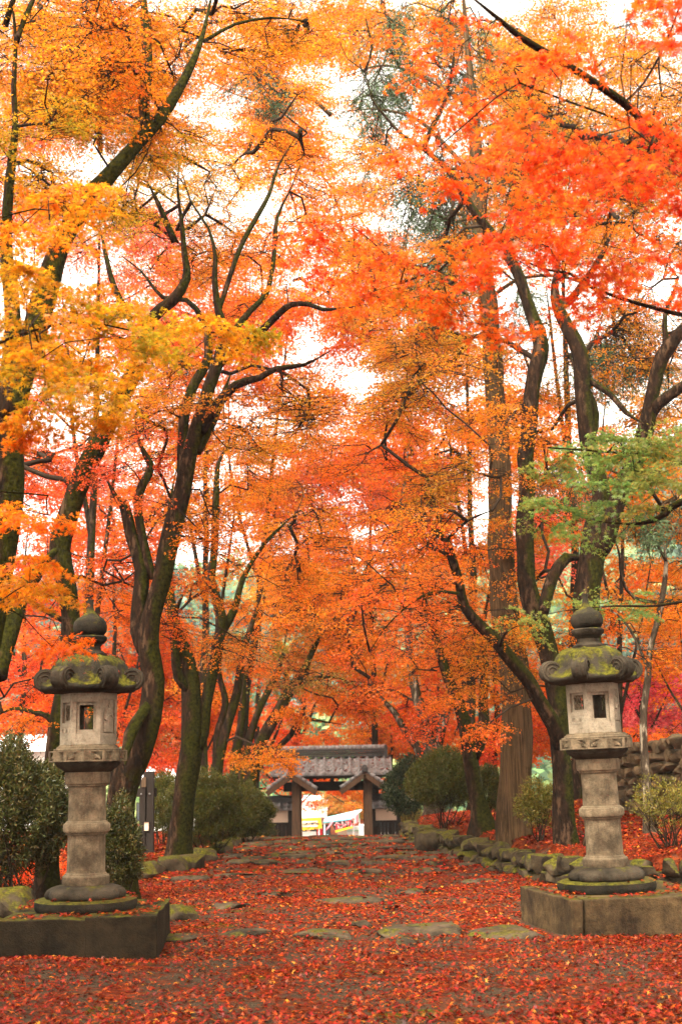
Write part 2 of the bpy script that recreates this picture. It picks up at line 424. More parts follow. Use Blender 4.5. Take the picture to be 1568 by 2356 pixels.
# low mossy retaining wall on the right
def dry_wall(name, line, h0, h1, m, rows, size, label, lean=.06, seed=0):
    g = np.random.default_rng(seed); mb = MB(); L = np.array(line, float)
    seg = np.r_[0, np.cumsum(np.linalg.norm(np.diff(L[:, :2], axis=0), axis=1))]
    T = seg[-1]; fill = []
    for r in range(rows):
        s = -.1 + g.uniform(0, size)
        while s < T:
            x = np.interp(s, seg, L[:, 0]); y = np.interp(s, seg, L[:, 1]); d = np.array([np.interp(s + .1, seg, L[:, 0]) - x, np.interp(s + .1, seg, L[:, 1]) - y]) if s < T - .1 else d
            rz = math.atan2(d[1], d[0]); hh = np.interp(s, seg, np.linspace(h0, h1, len(seg)))
            rh = hh / rows; w = size * g.uniform(.6, 1.35)
            z0 = float(np.interp(s, seg, L[:, 2])) 
            nx, ny = -math.sin(rz), math.cos(rz)
            off = lean * r + g.uniform(-.03, .03)
            V, F = rock((x + nx * off, y + ny * off, z0 + rh * (r + .5) + g.uniform(-.04, .04)), (w * 1.18, .46, rh * g.uniform(1.1, 1.5)), rz + g.uniform(-.16, .16), int(g.integers(1e6)), 14, .9, CS8)
            mb.add(V, F); s += w * .93
    # rubble core behind the faces
    for a, b in zip(L[:-1], L[1:]):
        d = b[:2] - a[:2]; ln = np.linalg.norm(d); rz = math.atan2(d[1], d[0]); mid = (a + b) / 2
        mb.box((mid[0] - math.sin(rz) * .2, mid[1] + math.cos(rz) * .2, mid[2] + min(h0, h1) * .42), (ln, .3, min(h0, h1) * .8), rz)
    o = mb.build(name, m, sharp=30); return tag(o, label, 'stone wall')
ly = [15.75, 17.5, 19.2, 21, 23, 25, 27.5, 29.5]
line = [(5.6, 15.55, -.02), (4.4, 15.55, -.02), (3.5, 15.6, -.04)] + [(np.interp(y, WY, WX), y, -.06) for y in ly[1:]]
dry_wall('retaining_wall', line[::-1], .36, .44, MAT['wall_moss'], 2, .27, 'low mossy dry stone wall holding back the bank on the right', lean=.04, seed=3)
wl = [P(1568 + 160, 1895, 19.5), P(1500, 1868, 22.5), P(1412, 1850, 25.5)]
wl = [(p[0], p[1], float(H(p[0], p[1])) - .1) for p in wl]
dry_wall('terrace_wall', wl[::-1], 1.15, 1.5, MAT['wallstone'], 7, .3, 'tall rubble stone terrace wall behind the speckled slender tree', lean=-.02, seed=5)

# ------------------------------------------------------------------ lanterns
def hexpts(r, z, n=6, off=0):
    return [(r * math.cos(R(60 * i + off)), r * math.sin(R(60 * i + off)), z) for i in range(n)]
def hexloft(rings, off=30):
    V = []; F = []
    for r, z in rings: V += hexpts(r, z, 6, off)
    for i in range(len(rings) - 1):
        F += [(i * 6 + j, i * 6 + (j + 1) % 6, (i + 1) * 6 + (j + 1) % 6, (i + 1) * 6 + j) for j in range(6)]
    F += [tuple(range(6))[::-1], tuple((len(rings) - 1) * 6 + j for j in range(6))]
    return V, F
def face_block(mb, k, ap, t, u0, u1, z0, z1, s, out=0.0):
    """a mitred slab of hexagon face k: u along the face, ap apothem of the outer side"""
    a = R(60 * k - 90); n = np.array((math.cos(a), math.sin(a))); e = np.array((-n[1], n[0])); q = math.tan(R(30))
    i0 = u0 + (t * q if abs(u0 + s / 2) < 1e-6 else 0); i1 = u1 - (t * q if abs(u1 - s / 2) < 1e-6 else 0)
    V = []
    for z in (z0, z1):
        for (u, d) in ((u0, ap + out), (u1, ap + out), (i1, ap - t), (i0, ap - t)):
            p = n * d + e * u; V.append((p[0], p[1], z))
    mb.add(V, [(0, 3, 2, 1), (4, 5, 6, 7), (0, 1, 5, 4), (1, 2, 6, 5), (2, 3, 7, 6), (3, 0, 4, 7)])
def wall_with_hole(mb, k, ap, t, s, z0, z1, hu, hz0, hz1):
    face_block(mb, k, ap, t, -s / 2, -hu, z0, z1, s); face_block(mb, k, ap, t, hu, s / 2, z0, z1, s)
    face_block(mb, k, ap, t, -hu, hu, z0, hz0, s); face_block(mb, k, ap, t, -hu, hu, hz1, z1, s)
def on_face(k, ap, u, z, d=0.0):
    a = R(60 * k - 90); n = np.array((math.cos(a), math.sin(a))); e = np.array((-n[1], n[0])); p = n * (ap + d) + e * u
    return (p[0], p[1], z)

def make_lantern(label):
    L = thing('stone_lantern', label, 'lantern', group='pair of stone lanterns flanking the path')
    g = np.random.default_rng(5)
    # base slab and lotus foot
    V, F = lathe([(.44, 0), (.455, .02), (.46, .05), (.455, .085), (.42, .1), (.3, .102)], 48, lambda t, a: 1 + .012 * np.sin(5 * a) + .008 * np.sin(11 * a + 1))
    MB().add(V, F).build('base_slab', MAT['roofstone'], L, sharp=40)
    pet = lambda t, a: 1 + .13 * (np.abs(np.cos(4 * a)) ** .6 - .7) * (1 - t)
    V, F = lathe([(.335, .1), (.352, .118), (.355, .145), (.338, .176), (.3, .2), (.255, .213), (.222, .219), (.2, .222)], 96, pet)
    MB().add(V, F).build('lotus_foot', MAT['granite_dark'], L)
    # column with three bands
    pr = [(.207, .215), (.212, .225), (.212, .29), (.205, .302), (.19, .308), (.186, .318), (.176, .325), (.173, .34), (.17, .52), (.17, .655), (.186, .66), (.19, .675), (.205, .682), (.213, .70), (.213, .74), (.205, .757), (.192, .763), (.186, .775), (.172, .78),
          (.168, .93), (.168, 1.085), (.183, 1.09), (.188, 1.105), (.2, 1.112), (.206, 1.13), (.206, 1.205), (.2, 1.222), (.15, 1.224)]
    V, F = lathe(pr, 64)
    MB().add(V, F).build('column', MAT['granite'], L, sharp=28)
    # platform: bowl, carved band, stepped top
    pf = MB(); V, F = lathe([(.2, 1.215), (.23, 1.235), (.275, 1.265), (.293, 1.295), (.293, 1.31)], 48, lambda t, a: 1 + .02 * np.abs(np.cos(6 * a)) * t); pf.add(V, F)
    pl = pf.build('platform', MAT['granite_dark'], L, sharp=40)
    s = .36; ap = s * math.cos(R(30))
    bd = MB()
    bd.add(*hexloft([(s * .955, 1.311), (s * .955, 1.408)]))
    for k in range(6):
        wall_with_hole(bd, k, ap, .016, s, 1.308, 1.409, s / 2 - .022, 1.322, 1.396)
    bd.build('platform_band', MAT['granite'], pl, False, .003)
    MB().add(*hexloft([(.34, 1.4095), (.34, 1.425), (.312, 1.428), (.308, 1.445), (.292, 1.448), (.288, 1.46)])).build('platform_top', MAT['granite'], pl, False, .004)
    for k in range(6):
        cv = MB()
        for q in range(7):
            u = -.108 + .036 * q; r = .016 if q in (2, 3, 4) else 0
            if r:
                V, F = lathe([(r * math.cos(R(w)), r * math.sin(R(w))) for w in (-80, -40, 0, 40, 80)], 8)
                cv.add(np.array(V) + np.array(on_face(k, ap, u + g.uniform(-.01, .01), 1.372 + g.uniform(-.012, .012), -.02)), F)
        for sg in (-1, 1):
            for q in range(4):
                th = np.linspace(0, math.pi * .75, 7); r = .03 + .018 * q
                cv.tube([on_face(k, ap, sg * (.136 - r * .9 + r * math.cos(w)) if q < 4 else 0, 1.326 + .6 * r * math.sin(w), -.016) for w in th], [.005] * 7, 5)
        cv.build('carved_waves', MAT['granite'], pl)
    # fire box: hexagonal shell; open window in front and behind, lattice, relief
    s = .26; ap = s * math.cos(R(30)); z0, z1 = 1.461, 1.93; t = .05
    fb = MB()
    for k in range(6):
        kind = {0: 'open', 3: 'open', 5: 'lattice', 2: 'lattice', 1: 'relief', 4: 'relief'}[k]
        if kind == 'open':
            wall_with_hole(fb, k, ap, t, s, z0, z1, .088, z0 + .10, z1 - .085)
            for (a, b, c, d) in ((-.088, -.062, z0 + .10, z1 - .085), (.062, .088, z0 + .10, z1 - .085), (-.062, .062, z0 + .10, z0 + .135), (-.062, .062, z1 - .113, z1 - .085)):
                face_block(fb, k, ap - .026, .024, a, b, c, d, s)
        elif kind == 'lattice':
            wall_with_hole(fb, k, ap, t, s, z0, z1, .088, z0 + .20, z1 - .085)
            for (a, b, c, d) in ((-.088, -.062, z0 + .20, z1 - .085), (.062, .088, z0 + .20, z1 - .085), (-.062, .062, z0 + .20, z0 + .222), (-.062, .062, z1 - .107, z1 - .085)):
                face_block(fb, k, ap - .026, .024, a, b, c, d, s)
        else:
            wall_with_hole(fb, k, ap, t, s, z0, z1, .094, z0 + .10, z1 - .06)
            face_block(fb, k, ap - .014, .03, -.094, .094, z0 + .10, z1 - .06, s)
    fb_o = fb.build('fire_box', MAT['granite_pale'], L, False, .002)
    for k in (5, 2):
        lt = MB()
        for q in range(-4, 5):
            for sg in (-1, 1):
                u0 = q * .035; pts = []
                for zz in np.linspace(z0 + .222, z1 - .107, 7):
                    u = u0 + sg * (zz - (z0 + z1) / 2 - .06) * .62
                    if abs(u) <= .063: pts.append(on_face(k, ap, u, zz, -.03 - .004 * (sg > 0)))
                if len(pts) > 1: lt.tube(pts, [.0065] * len(pts), 4)
        lt.build('window_lattice', MAT['granite'], fb_o, False)
        cp = MB(); wall_with_hole(cp, k, ap + .003, .006, s, z0 + .085, z0 + .172, .085, z0 + .088, z0 + .16)
        cp = MB()
        for (a, b, c, d) in ((-.092, -.08, z0 + .09, z0 + .178), (.08, .092, z0 + .09, z0 + .178), (-.08, .08, z0 + .09, z0 + .1), (-.08, .08, z0 + .168, z0 + .178)):
            face_block(cp, k, ap + .004, .008, a, b, c, d, s)
        for sg in (-1, 1):
            for q in range(3):
                th = np.linspace(.1, math.pi * .9, 8); r = .022 + .013 * q
                cp.tube([on_face(k, ap, sg * .045 + r * math.cos(w) * .9, z0 + .108 + r * math.sin(w) * .85, .001) for w in th], [.004] * 8, 5)
        cp.build('carved_waves', MAT['granite_pale'], fb_o, False)
    for k in (1, 4):
        rl = MB(); u = np.linspace(0, math.pi, 12)
        ring = [(-.062, z0 + .115)] + [(-.07 * math.cos(w), z0 + .25 + .1 * math.sin(w)) for w in u] + [(.062, z0 + .115)]
        V = [on_face(k, ap, a, b, -.01) for a, b in ring] + [on_face(k, ap, a * .8, z0 + .12 + (b - z0 - .12) * .92, .006) for a, b in ring]; m_ = len(ring)
        rl.add(V, [(i, (i + 1) % m_, m_ + (i + 1) % m_, m_ + i) for i in range(m_)] + [tuple(m_ + i for i in range(m_))])
        rl.tube([on_face(k, ap, a, b, .006) for a, b in ((-.062, z0 + .22), (-.03, z0 + .26), (.02, z0 + .275), (.06, z0 + .24))], [.012, .014, .012, .008], 6)
        rl.tube([on_face(k, ap, a, b, .004) for a, b in ((0, z1 - .065), (.004, z1 - .1), (-.002, z1 - .13))], [.006, .006, .01], 5)
        rl.build('relief_panel', MAT['granite_pale'], fb_o, False)
    # roof with six scrolled corners
    nA, zb = 96, 1.931
    A = np.linspace(0, 2 * np.pi, nA, endpoint=False)
    pm = [(.0, .355), (.1, .352), (.19, .342), (.25, .318), (.283, .28), (.298, .228), (.312, .172), (.335, .122), (.366, .088), (.402, .07), (.414, .058), (.41, .036), (.375, .014), (.3, .004), (.1, -.0)]
    pc = [(.0, .355), (.1, .352), (.2, .345), (.268, .325), (.318, .285), (.35, .235), (.375, .19), (.395, .165), (.42, .15), (.45, .135), (.468, .11), (.46, .045), (.41, .006), (.32, .0), (.1, -.0)]
    V = []; F = []
    for i in range(len(pm)):
        for a in A:
            f = abs(math.cos(3 * a)) ** 5      # corners at 0, 60, 120 ... degrees
            rib = .012 * math.exp(-((math.degrees(a) + 30) % 60 - 30) ** 2 / 14) if 1 < i < 8 else 0
            r = pm[i][0] * (1 - f) + pc[i][0] * f; z = pm[i][1] * (1 - f) + pc[i][1] * f + rib
            V.append((r * math.cos(a), r * math.sin(a), zb + z))
    for i in range(len(pm) - 1):
        F += [(i * nA + j, i * nA + (j + 1) % nA, (i + 1) * nA + (j + 1) % nA, (i + 1) * nA + j)[::-1] for j in range(nA)]
    roof = MB().add(V, F).build('roof', MAT['roofstone'], L)
    for k in range(6):
        a = R(60 * k); e = np.array((math.cos(a), math.sin(a), 0)); tt = np.array((-e[1], e[0], 0)); up = np.array((0, 0, 1.0))
        scm = MB(); c0 = e * .402 + up * (zb + .128); R0 = .102; wd = .068
        prof = [(0, -wd), (R0 * .93, -wd), (R0, -wd * .9), (R0, -wd * .42), (R0 * 1.06, -wd * .34), (R0 * 1.07, 0), (R0 * 1.06, wd * .34), (R0, wd * .42), (R0, wd * .9), (R0 * .93, wd), (0, wd)]
        Vl, Fl = lathe(prof, 28, None, False); scm.add(c0 + np.outer(Vl[:, 0], e) + np.outer(Vl[:, 1], up) + np.outer(Vl[:, 2], tt), Fl)
        for sd in (-1, 1):
            th = np.linspace(0, 2 * math.pi * 2.2, 40)
            scm.tube([c0 + tt * sd * wd + (e * math.cos(q + 2.6) + up * math.sin(q + 2.6)) * (.012 + (R0 * .9 - .012) * q / th[-1]) for q in th], [.009] * 40, 6)
        scm.build('scroll', MAT['granite_dark'], roof, sharp=40)
    # finial: neck, lotus cup, jewel
    V, F = lathe([(.16, 2.275), (.165, 2.3), (.135, 2.315), (.105, 2.335), (.1, 2.37), (.115, 2.385), (.1, 2.39)], 32)
    nk = MB().add(V, F)
    V, F = lathe([(.1, 2.385), (.128, 2.40), (.15, 2.43), (.153, 2.455), (.14, 2.468), (.09, 2.47)], 64, lambda t, a: 1 + .05 * np.abs(np.sin(6 * a)) * np.sin(t * 3.1)); nk.add(V, F)
    fin = nk.build('finial', MAT['granite_dark'], L, sharp=40)
    V, F = lathe([(.1, 2.468), (.13, 2.478), (.152, 2.51), (.158, 2.555), (.148, 2.6), (.118, 2.635), (.075, 2.66), (.045, 2.69), (.03, 2.73), (.025, 2.775), (.03, 2.80), (.034, 2.812), (.02, 2.814)], 40)
    MB().add(V, F).build('jewel', MAT['roofstone'], fin)
    return L
def copy_tree(o, parent=None):
    c = o.copy(); C.objects.link(c); c.parent = parent
    for ch in list(o.children): copy_tree(ch, c)
    return c
LP, RP = (-2.38, 12.0), (2.52, 12.95); PT = .355
lan = make_lantern('left stone lantern by the big green bush, maple twigs hanging across its roof')
def face_cam(p, phi):       # rotation that turns face 0 towards the camera, phi to the viewer's right
    return math.atan2(-p[1], -p[0]) + math.pi / 2 + phi
lan.location = (LP[0], LP[1], PT); lan.rotation_euler = (0, 0, face_cam(LP, R(-6)))
lan2 = copy_tree(lan); lan2['label'] = 'right stone lantern with bright green moss on its roof'
lan2.location = (RP[0], RP[1], PT - .02); lan2.rotation_euler = (Matrix.Rotation(R(-1.1), 3, 'Y') @ Matrix.Rotation(face_cam(RP, R(17)), 3, 'Z')).to_euler(); lan2.scale = (1.035,) * 3
_ma, _mb = MOSS_A, MOSS_B
MOSS_A, MOSS_B = BRIGHT
MAT['roof_bright'] = stone_mat('bright_mossy_granite', (.045, .036, .024), (.01, .008, .005), 1.05, .4, lo=.12)
for ch in lan2.children:
    if ch.name.startswith('roof'):
        ch.data = ch.data.copy(); ch.data.materials.clear(); ch.data.materials.append(MAT['roof_bright'])
        ch['label'] = 'roof cushioned with bright green moss'
MOSS_A, MOSS_B = _ma, _mb

def pedestal(label, c, w, d, rz, h, split, mats):
    t = thing('stone_plinth', label, 'plinth', (c[0], c[1], 0), rz=rz)
    a = split * w
    for (x0, x1, y0, y1, m, hh) in ((-w / 2, a - .004, -d / 2, d / 2, mats[0], h - .006), (a + .004, w / 2, -d / 2, d / 2, mats[1], h)):
        nx, ny, nz = 14, 14, 5; V0, F = _cubesphere(10)
        V = (V0 / 2 + .5) * np.array((x1 - x0, y1 - y0, hh + .2)) + np.array((x0, y0, -.2))
        g = np.random.default_rng(int(abs(x0) * 1000))
        for q in range(4):
            f = g.normal(size=3) * 6; V = V + np.c_[np.sin(V @ f) * .004, np.sin(V @ f + 2) * .004, np.sin(V @ f + 4) * .004]
        MB().add(V, F).build('stone_block', m, t, False, .012)
    return t
pedestal('dark mossy stone plinth under the left lantern', (LP[0] + .03, LP[1]), 1.34, 1.5, R(4), .36, .05, (MAT['plinth_dark'], MAT['plinth_dark']))
pedestal('ribbed tan stone plinth under the right lantern', (RP[0] + .1, RP[1]), 1.5, 1.5, R(10), .335, -.42, (MAT['plinth'], MAT['plinth']))
# ------------------------------------------------------------------ the gate
def tile_sheet(mb, o, a, b, nv, wave=.27, course=.24, amp=.07):
    """pan tiles over the parallelogram o + a*u + b*v (b runs up the slope), bumps along nv"""
    o, a, b, nv = (np.asarray(v, float) for v in (o, a, b, nv)); La, Lb = np.linalg.norm(a), np.linalg.norm(b)
    nw = max(1, round(La / wave)); nc = max(1, round(Lb / course)); nu = nw * 8 + 1
    rows = []
    for c in range(nc):
        for e in (0, .5, 1): rows.append(((c + e) / nc, .028 * (1 - e) + .004))
    V = []
    us = np.linspace(0, 1, nu); ph = us * nw % 1
    w = np.where(ph < .32, np.sin(ph / .32 * math.pi) * amp, -amp * .35 * np.sin((ph - .32) / .68 * math.pi))
    for v, dz in rows:
        V += [o + a * u + b * v + nv * (q + dz) for u, q in zip(us, w)]
    # closed eave edge
    V0 = [o + a * u + nv * -.06 for u in us]
    F = [(j * nu + i, j * nu + i + 1, (j + 1) * nu + i + 1, (j + 1) * nu + i) for j in range(len(rows) - 1) for i in range(nu - 1)]
    k = len(V); V += V0
    F += [(i, k + i, k + i + 1, i + 1) for i in range(nu - 1)]
    mb.add(V, F)

g0 = P(763, 1925, 42); GX = g0[0]; gz = float(H(GX, 42))
gate = thing('temple_gate', 'small tiled wooden temple gate at the end of the leaf covered path', 'gate', (GX, 42, gz)); gate['_world'] = 1
xa, xb = P(681, 1850, 41.2)[0], P(846, 1850, 41.2)[0]
zt = lambda y, Y=41.2: float(P(763, y, Y)[2])
for sx, xx in ((-1, xa), (1, xb)):
    MB().box((xx, 41.0, (gz + zt(1800)) / 2 - .1), (.25, .25, zt(1800) - gz + .2)).build('rear_post', MAT['wood'], gate, False, .01)
    MB().box((xx + sx * .02, 42.5, (gz + zt(1772)) / 2 - .1), (.3, .3, zt(1772) - gz + .2)).build('main_post', MAT['wood'], gate, False, .012)
    MB().box((xx - sx * .02, 41.75, zt(1835)), (.12, 1.3, .16)).build('tie_beam', MAT['darkwood'], gate, False)
MB().box(((xa + xb) / 2, 42.5, zt(1809, 42.5)), (xb - xa + .9, .26, .30)).build('lintel', MAT['darkwood'], gate, False, .01)
MB().box(((xa + xb) / 2, 42.5, zt(1787, 42.5)), (xb - xa + .6, .2, .14)).build('upper_beam', MAT['darkwood'], gate, False)
for u in (.2, .5, .8):
    MB().box((xa + (xb - xa) * u, 42.5, zt(1797, 42.5)), (.14, .14, .26)).build('strut', MAT['darkwood'], gate, False)
rx0, rx1 = P(622, 1780, 41.4)[0], P(902, 1780, 41.4)[0]
ze, zr = zt(1781, 41.4), zt(1743, 42.5)
mr = MB(); nn = np.cross((1, 0, 0), (0, 1.15, zr - ze)); nn = nn / np.linalg.norm(nn)
tile_sheet(mr, (rx0, 41.35, ze), (rx1 - rx0, 0, 0), (0, 1.15, zr - ze), nn)
tile_sheet(mr, (rx1, 43.65, ze), (rx0 - rx1, 0, 0), (0, -1.15, zr - ze), nn * (1, -1, 1))
roof = mr.build('roof', MAT['tile'], gate, True)
# soffit boards and rafters
sf = MB()
for sg, y0 in ((1, 41.42), (-1, 43.58)):
    ang = math.atan2(zr - ze, 1.15) * sg
    sf.box(((rx0 + rx1) / 2, (y0 + 42.5) / 2, (ze + zr) / 2 - .1), (rx1 - rx0 - .1, 1.25, .05), M=Matrix.Rotation(ang, 3, 'X'))
    for q in np.linspace(rx0 + .12, rx1 - .12, 17):
        sf.box((q, (y0 + 42.5) / 2, (ze + zr) / 2 - .165), (.06, 1.2, .07), M=Matrix.Rotation(ang, 3, 'X'))
sf.build('rafters', MAT['darkwood'], roof, False)
for q, zz in ((.0, 0),):
    rg = MB()
    ra, rb = P(640, 1735, 42.5)[0], P(887, 1735, 42.5)[0]
    for i in range(4): rg.box(((ra + rb) / 2, 42.5, zr + .035 + i * .065), (rb - ra - .03 * i, .3 - .03 * (i % 2) * 2, .06))
    rg.build('ridge', MAT['tile_dark'], roof, False, .008)
    cp = MB()
    for i in range(26):
        x0 = ra + (rb - ra) * i / 26
        cp.tube([(x0, 42.5, zr + .3), (x0 + (rb - ra) / 26 - .008, 42.5, zr + .3)], [.085, .085], 8)
    cp.build('ridge_tiles', MAT['tile'], roof, True)
    for xx in (ra, rb): MB().box((xx, 42.5, zr + .17), (.1, .36, .42)).build('ridge_end_tile', MAT['tile_dark'], roof, False, .03)
def small_roof(xc):
    zp, zl = zt(1777, 40.8), zt(1816, 40.8); hw = .76
    r0 = MB(); y0, y1 = 40.45, 42.1
    for sg in (-1, 1):
        nv = np.array((sg * (zp - zl), 0, hw)); nv /= np.linalg.norm(nv)
        o = (xc + sg * hw, y0 if sg < 0 else y1, zl)
        tile_sheet(r0, (xc + sg * hw, y1 if sg < 0 else y0, zl), (0, (y0 - y1) * -sg * -1 if sg < 0 else (y1 - y0), 0), (-sg * hw, 0, zp - zl), nv, .26, .2, .04)
    ro = r0.build('small_roof', MAT['tile'], gate)
    ang = math.atan2(zp - zl, hw)
    bb = MB()
    for sg in (-1, 1):
        bb.box((xc + sg * hw * .5, y0 + .03, (zp + zl) / 2 - .1), (hw / math.cos(ang) + .02, .06, .15), M=Matrix.Rotation(sg * ang, 3, 'Y'))
        bb.box((xc + sg * hw * .5, (y0 + y1) / 2 + .05, (zp + zl) / 2 - .075), (hw / math.cos(ang), y1 - y0 - .1, .04), M=Matrix.Rotation(sg * ang, 3, 'Y'))
    bb.build('bargeboard', MAT['wood'], ro, False)
    rt_ = MB(); rt_.box((xc, (y0 + y1) / 2, zp + .04), (.2, y1 - y0 + .04, .13))
    rt_.tube([(xc, y0 - .03, zp + .14), (xc, y1, zp + .14)], [.075, .075], 10); rt_.box((xc, y0 - .02, zp + .06), (.2, .06, .16))
    rt_.build('ridge', MAT['tile_dark'], ro, False, .02)
    vt = MB()
    for sg in (-1, 1):
        for q in range(5):
            t0, t1 = q / 5, (q + 1) / 5 - .03
            vt.tube([(xc + sg * hw * (1 - t0), y0 + .05, zl + (zp - zl) * t0 + .05), (xc + sg * hw * (1 - t1), y0 + .05, zl + (zp - zl) * t1 + .04)], [.065, .055], 8)
    vt.build('verge_tiles', MAT['tile'], ro)
small_roof(P(671, 1800, 40.8)[0]); small_roof(P(839, 1800, 40.8)[0])

def side_wall(x0, x1, lab):
    zb = gz - .1; zc0, zc1 = zt(1862, 42.3), zt(1835, 42.3); zm = zt(1893, 42.3)
    t = thing('gate_side_wall', lab, 'wall', ((x0 + x1) / 2, 42.4, gz), 'short walls beside the gate'); t['_world'] = 1
    w = x1 - x0; xm = (x0 + x1) / 2
    MB().box((xm, 42.4, (zm + zc0) / 2), (w, .16, zc0 - zm)).build('plaster_panel', MAT['plaster'], t, False)
    bd = MB(); n = 7
    for i in range(n): bd.box((x0 + w * (i + .5) / n, 42.4, (zb + zm) / 2), (w / n - .012, .2 + .015 * (i % 2), zm - zb))
    bd.build('board_panel', MAT['darkwood'], t, False)
    fr = MB(); fr.box((xm, 42.36, zm), (w, .2, .07)); fr.box((xm, 42.36, zc0 + .02), (w, .2, .06)); fr.build('rail', MAT['darkwood'], t, False)
    for xx in (x0, x1): MB().box((xx, 42.38, (zb + zc0) / 2), (.12, .24, zc0 - zb)).build('post', MAT['darkwood'], t, False)
    cp = MB()
    for sg in (1, -1):
        nv = np.array((0, -sg * .8, .6))
        o = (x0 - .12, 42.4 - .34, zc0 + .02) if sg > 0 else (x1 + .12, 42.4 + .34, zc0 + .02)
        tile_sheet(cp, o, ((w + .24) * sg, 0, 0), (0, .34 * sg, zc1 - zc0 - .12), nv, .24, .2, .05)
    c_ = cp.build('tile_cap', MAT['tile'], t)
    rg = MB(); rg.box((xm, 42.4, zc1 - .06), (w + .2, .2, .12)); rg.tube([(x0 - .12, 42.4, zc1 + .02), (x1 + .12, 42.4, zc1 + .02)], [.07, .07], 8); rg.build('ridge', MAT['tile_dark'], c_, False)
side_wall(P(602, 1880, 42.4)[0], P(667, 1880, 42.4)[0], 'short plaster and board wall left of the gate, its end behind the clipped bush')
side_wall(P(859, 1880, 42.4)[0], P(916, 1880, 42.4)[0], 'short plaster and board wall right of the gate, beside the glossy shrub')

# ------------------------------------------------------------------ stalls and houses beyond the gate
def cmat(name, c, rough=.6): return plain_mat(name, tuple(lin(c)), tuple(lin(c) * .8), 6, rough)
yel_m, red_m, pink_m, blk_m, cyan_m = cmat('yellow_cloth', (250, 190, 40)), cmat('red_cloth', (225, 40, 60)), cmat('pink_cloth', (250, 150, 165)), cmat('black_cloth', (40, 34, 34)), cmat('cyan_tarp', (120, 205, 225))
cream_m, green_m, orange_m = cmat('cream_canvas', (250, 225, 190)), cmat('green_paint', (110, 200, 150)), cmat('orange_plastic', (235, 160, 40))
def letter(txt, size, m, parent, loc, rz, tilt=0.0, name='lettering', bold=.004):
    cu = bpy.data.curves.new(name, 'FONT'); cu.body = txt; cu.size = size; cu.extrude = .004; cu.offset = bold; cu.align_x = 'CENTER'; cu.align_y = 'CENTER'
    o = bpy.data.objects.new(name, cu); C.objects.link(o); cu.materials.append(m); o.parent = parent
    b = np.array(parent.location) if parent.parent is None else np.zeros(3)
    o.location = Vector(np.array(loc) - b); o.rotation_euler = (R(90), tilt, rz)
    bpy.context.view_layer.update(); me = bpy.data.meshes.new_from_object(o.evaluated_get(bpy.context.evaluated_depsgraph_get()))
    q = bpy.data.objects.new(name, me); C.objects.link(q); q.parent = parent; q.location = o.location.copy(); q.rotation_euler = o.rotation_euler.copy(); bpy.data.objects.remove(o); bpy.data.curves.remove(cu); q.name = name
    return q
YS = 62.0; zg = float(H(0, YS))
def stall_box(mb, x0, x1, y0, y1, Y, thick, dY=0.0):
    a, b = P(x0, y1, Y), P(x1, y0, Y); mb.box(((a[0] + b[0]) / 2, Y + dY, (a[2] + b[2]) / 2), (abs(b[0] - a[0]), thick, abs(b[2] - a[2]))); return mb
p0 = P(715, 1925, YS)
st = thing('food_stall', 'yellow bannered food stall behind the left gate post', 'stall', (p0[0], YS, zg)); st['_world'] = 1
cn = MB(); a, b = P(672, 1884, YS), P(737, 1880, YS)
cn.add([(a[0], YS, a[2]), (b[0], YS, b[2]), (b[0], YS + 2.2, b[2] + .25), (a[0], YS + 2.2, a[2] + .25), (a[0], YS, a[2] - .05), (b[0], YS, b[2] - .05), (b[0], YS + 2.2, b[2] + .2), (a[0], YS + 2.2, a[2] + .2)],
       [(0, 1, 2, 3), (7, 6, 5, 4), (0, 4, 5, 1), (1, 5, 6, 2), (2, 6, 7, 3), (3, 7, 4, 0)]).build('canopy', cream_m, st, False)
bn = MB(); c0, c1, c2, c3 = P(672, 1915, YS), P(741, 1907, YS), P(737, 1881, YS), P(672, 1885, YS)
V = []; F = []
for i in range(21):
    u = i / 20; lo_ = c0 * (1 - u) + c1 * u; hi_ = c3 * (1 - u) + c2 * u; w = .03 * math.sin(i * 1.3)
    V += [(lo_[0], YS - .06 + w, lo_[2] + (.05 if i % 2 else 0)), (hi_[0], YS - .06, hi_[2]), (hi_[0], YS - .04, hi_[2]), (lo_[0], YS - .04 + w, lo_[2] + (.05 if i % 2 else 0))]
for i in range(20):
    F += [(i * 4, i * 4 + 4, i * 4 + 5, i * 4 + 1), (i * 4 + 2, i * 4 + 6, i * 4 + 7, i * 4 + 3), (i * 4 + 1, i * 4 + 5, i * 4 + 6, i * 4 + 2), (i * 4 + 3, i * 4 + 7, i * 4 + 4, i * 4)]
ban = MB().add(V, F).build('banner', yel_m, st, False)
pl_ = P(714, 1896, YS)
MB().box((pl_[0] - .05, YS - .1, pl_[2]), (.78, .02, .27)).build('text_panel', cream_m, st, False)
letter('から揚げ専門店', .135, blk_m, st, (pl_[0] - .05, YS - .13, pl_[2]), 0, R(-3))
ct = stall_box(MB(), 676, 726, 1917, 1945, YS, 1.2, .8); ct.build('counter', MAT['white'], st, False)
for x in (678, 733):
    q = P(x, 1890, YS); MB().tube([(q[0], YS + .05, zg - .05), (q[0], YS + .05, q[2])], [.03, .03], 6).build('pole', MAT['white'], st)
stall_box(MB(), 729, 741, 1909, 1945, YS, .5, .6).build('side_curtain', red_m, st, False)

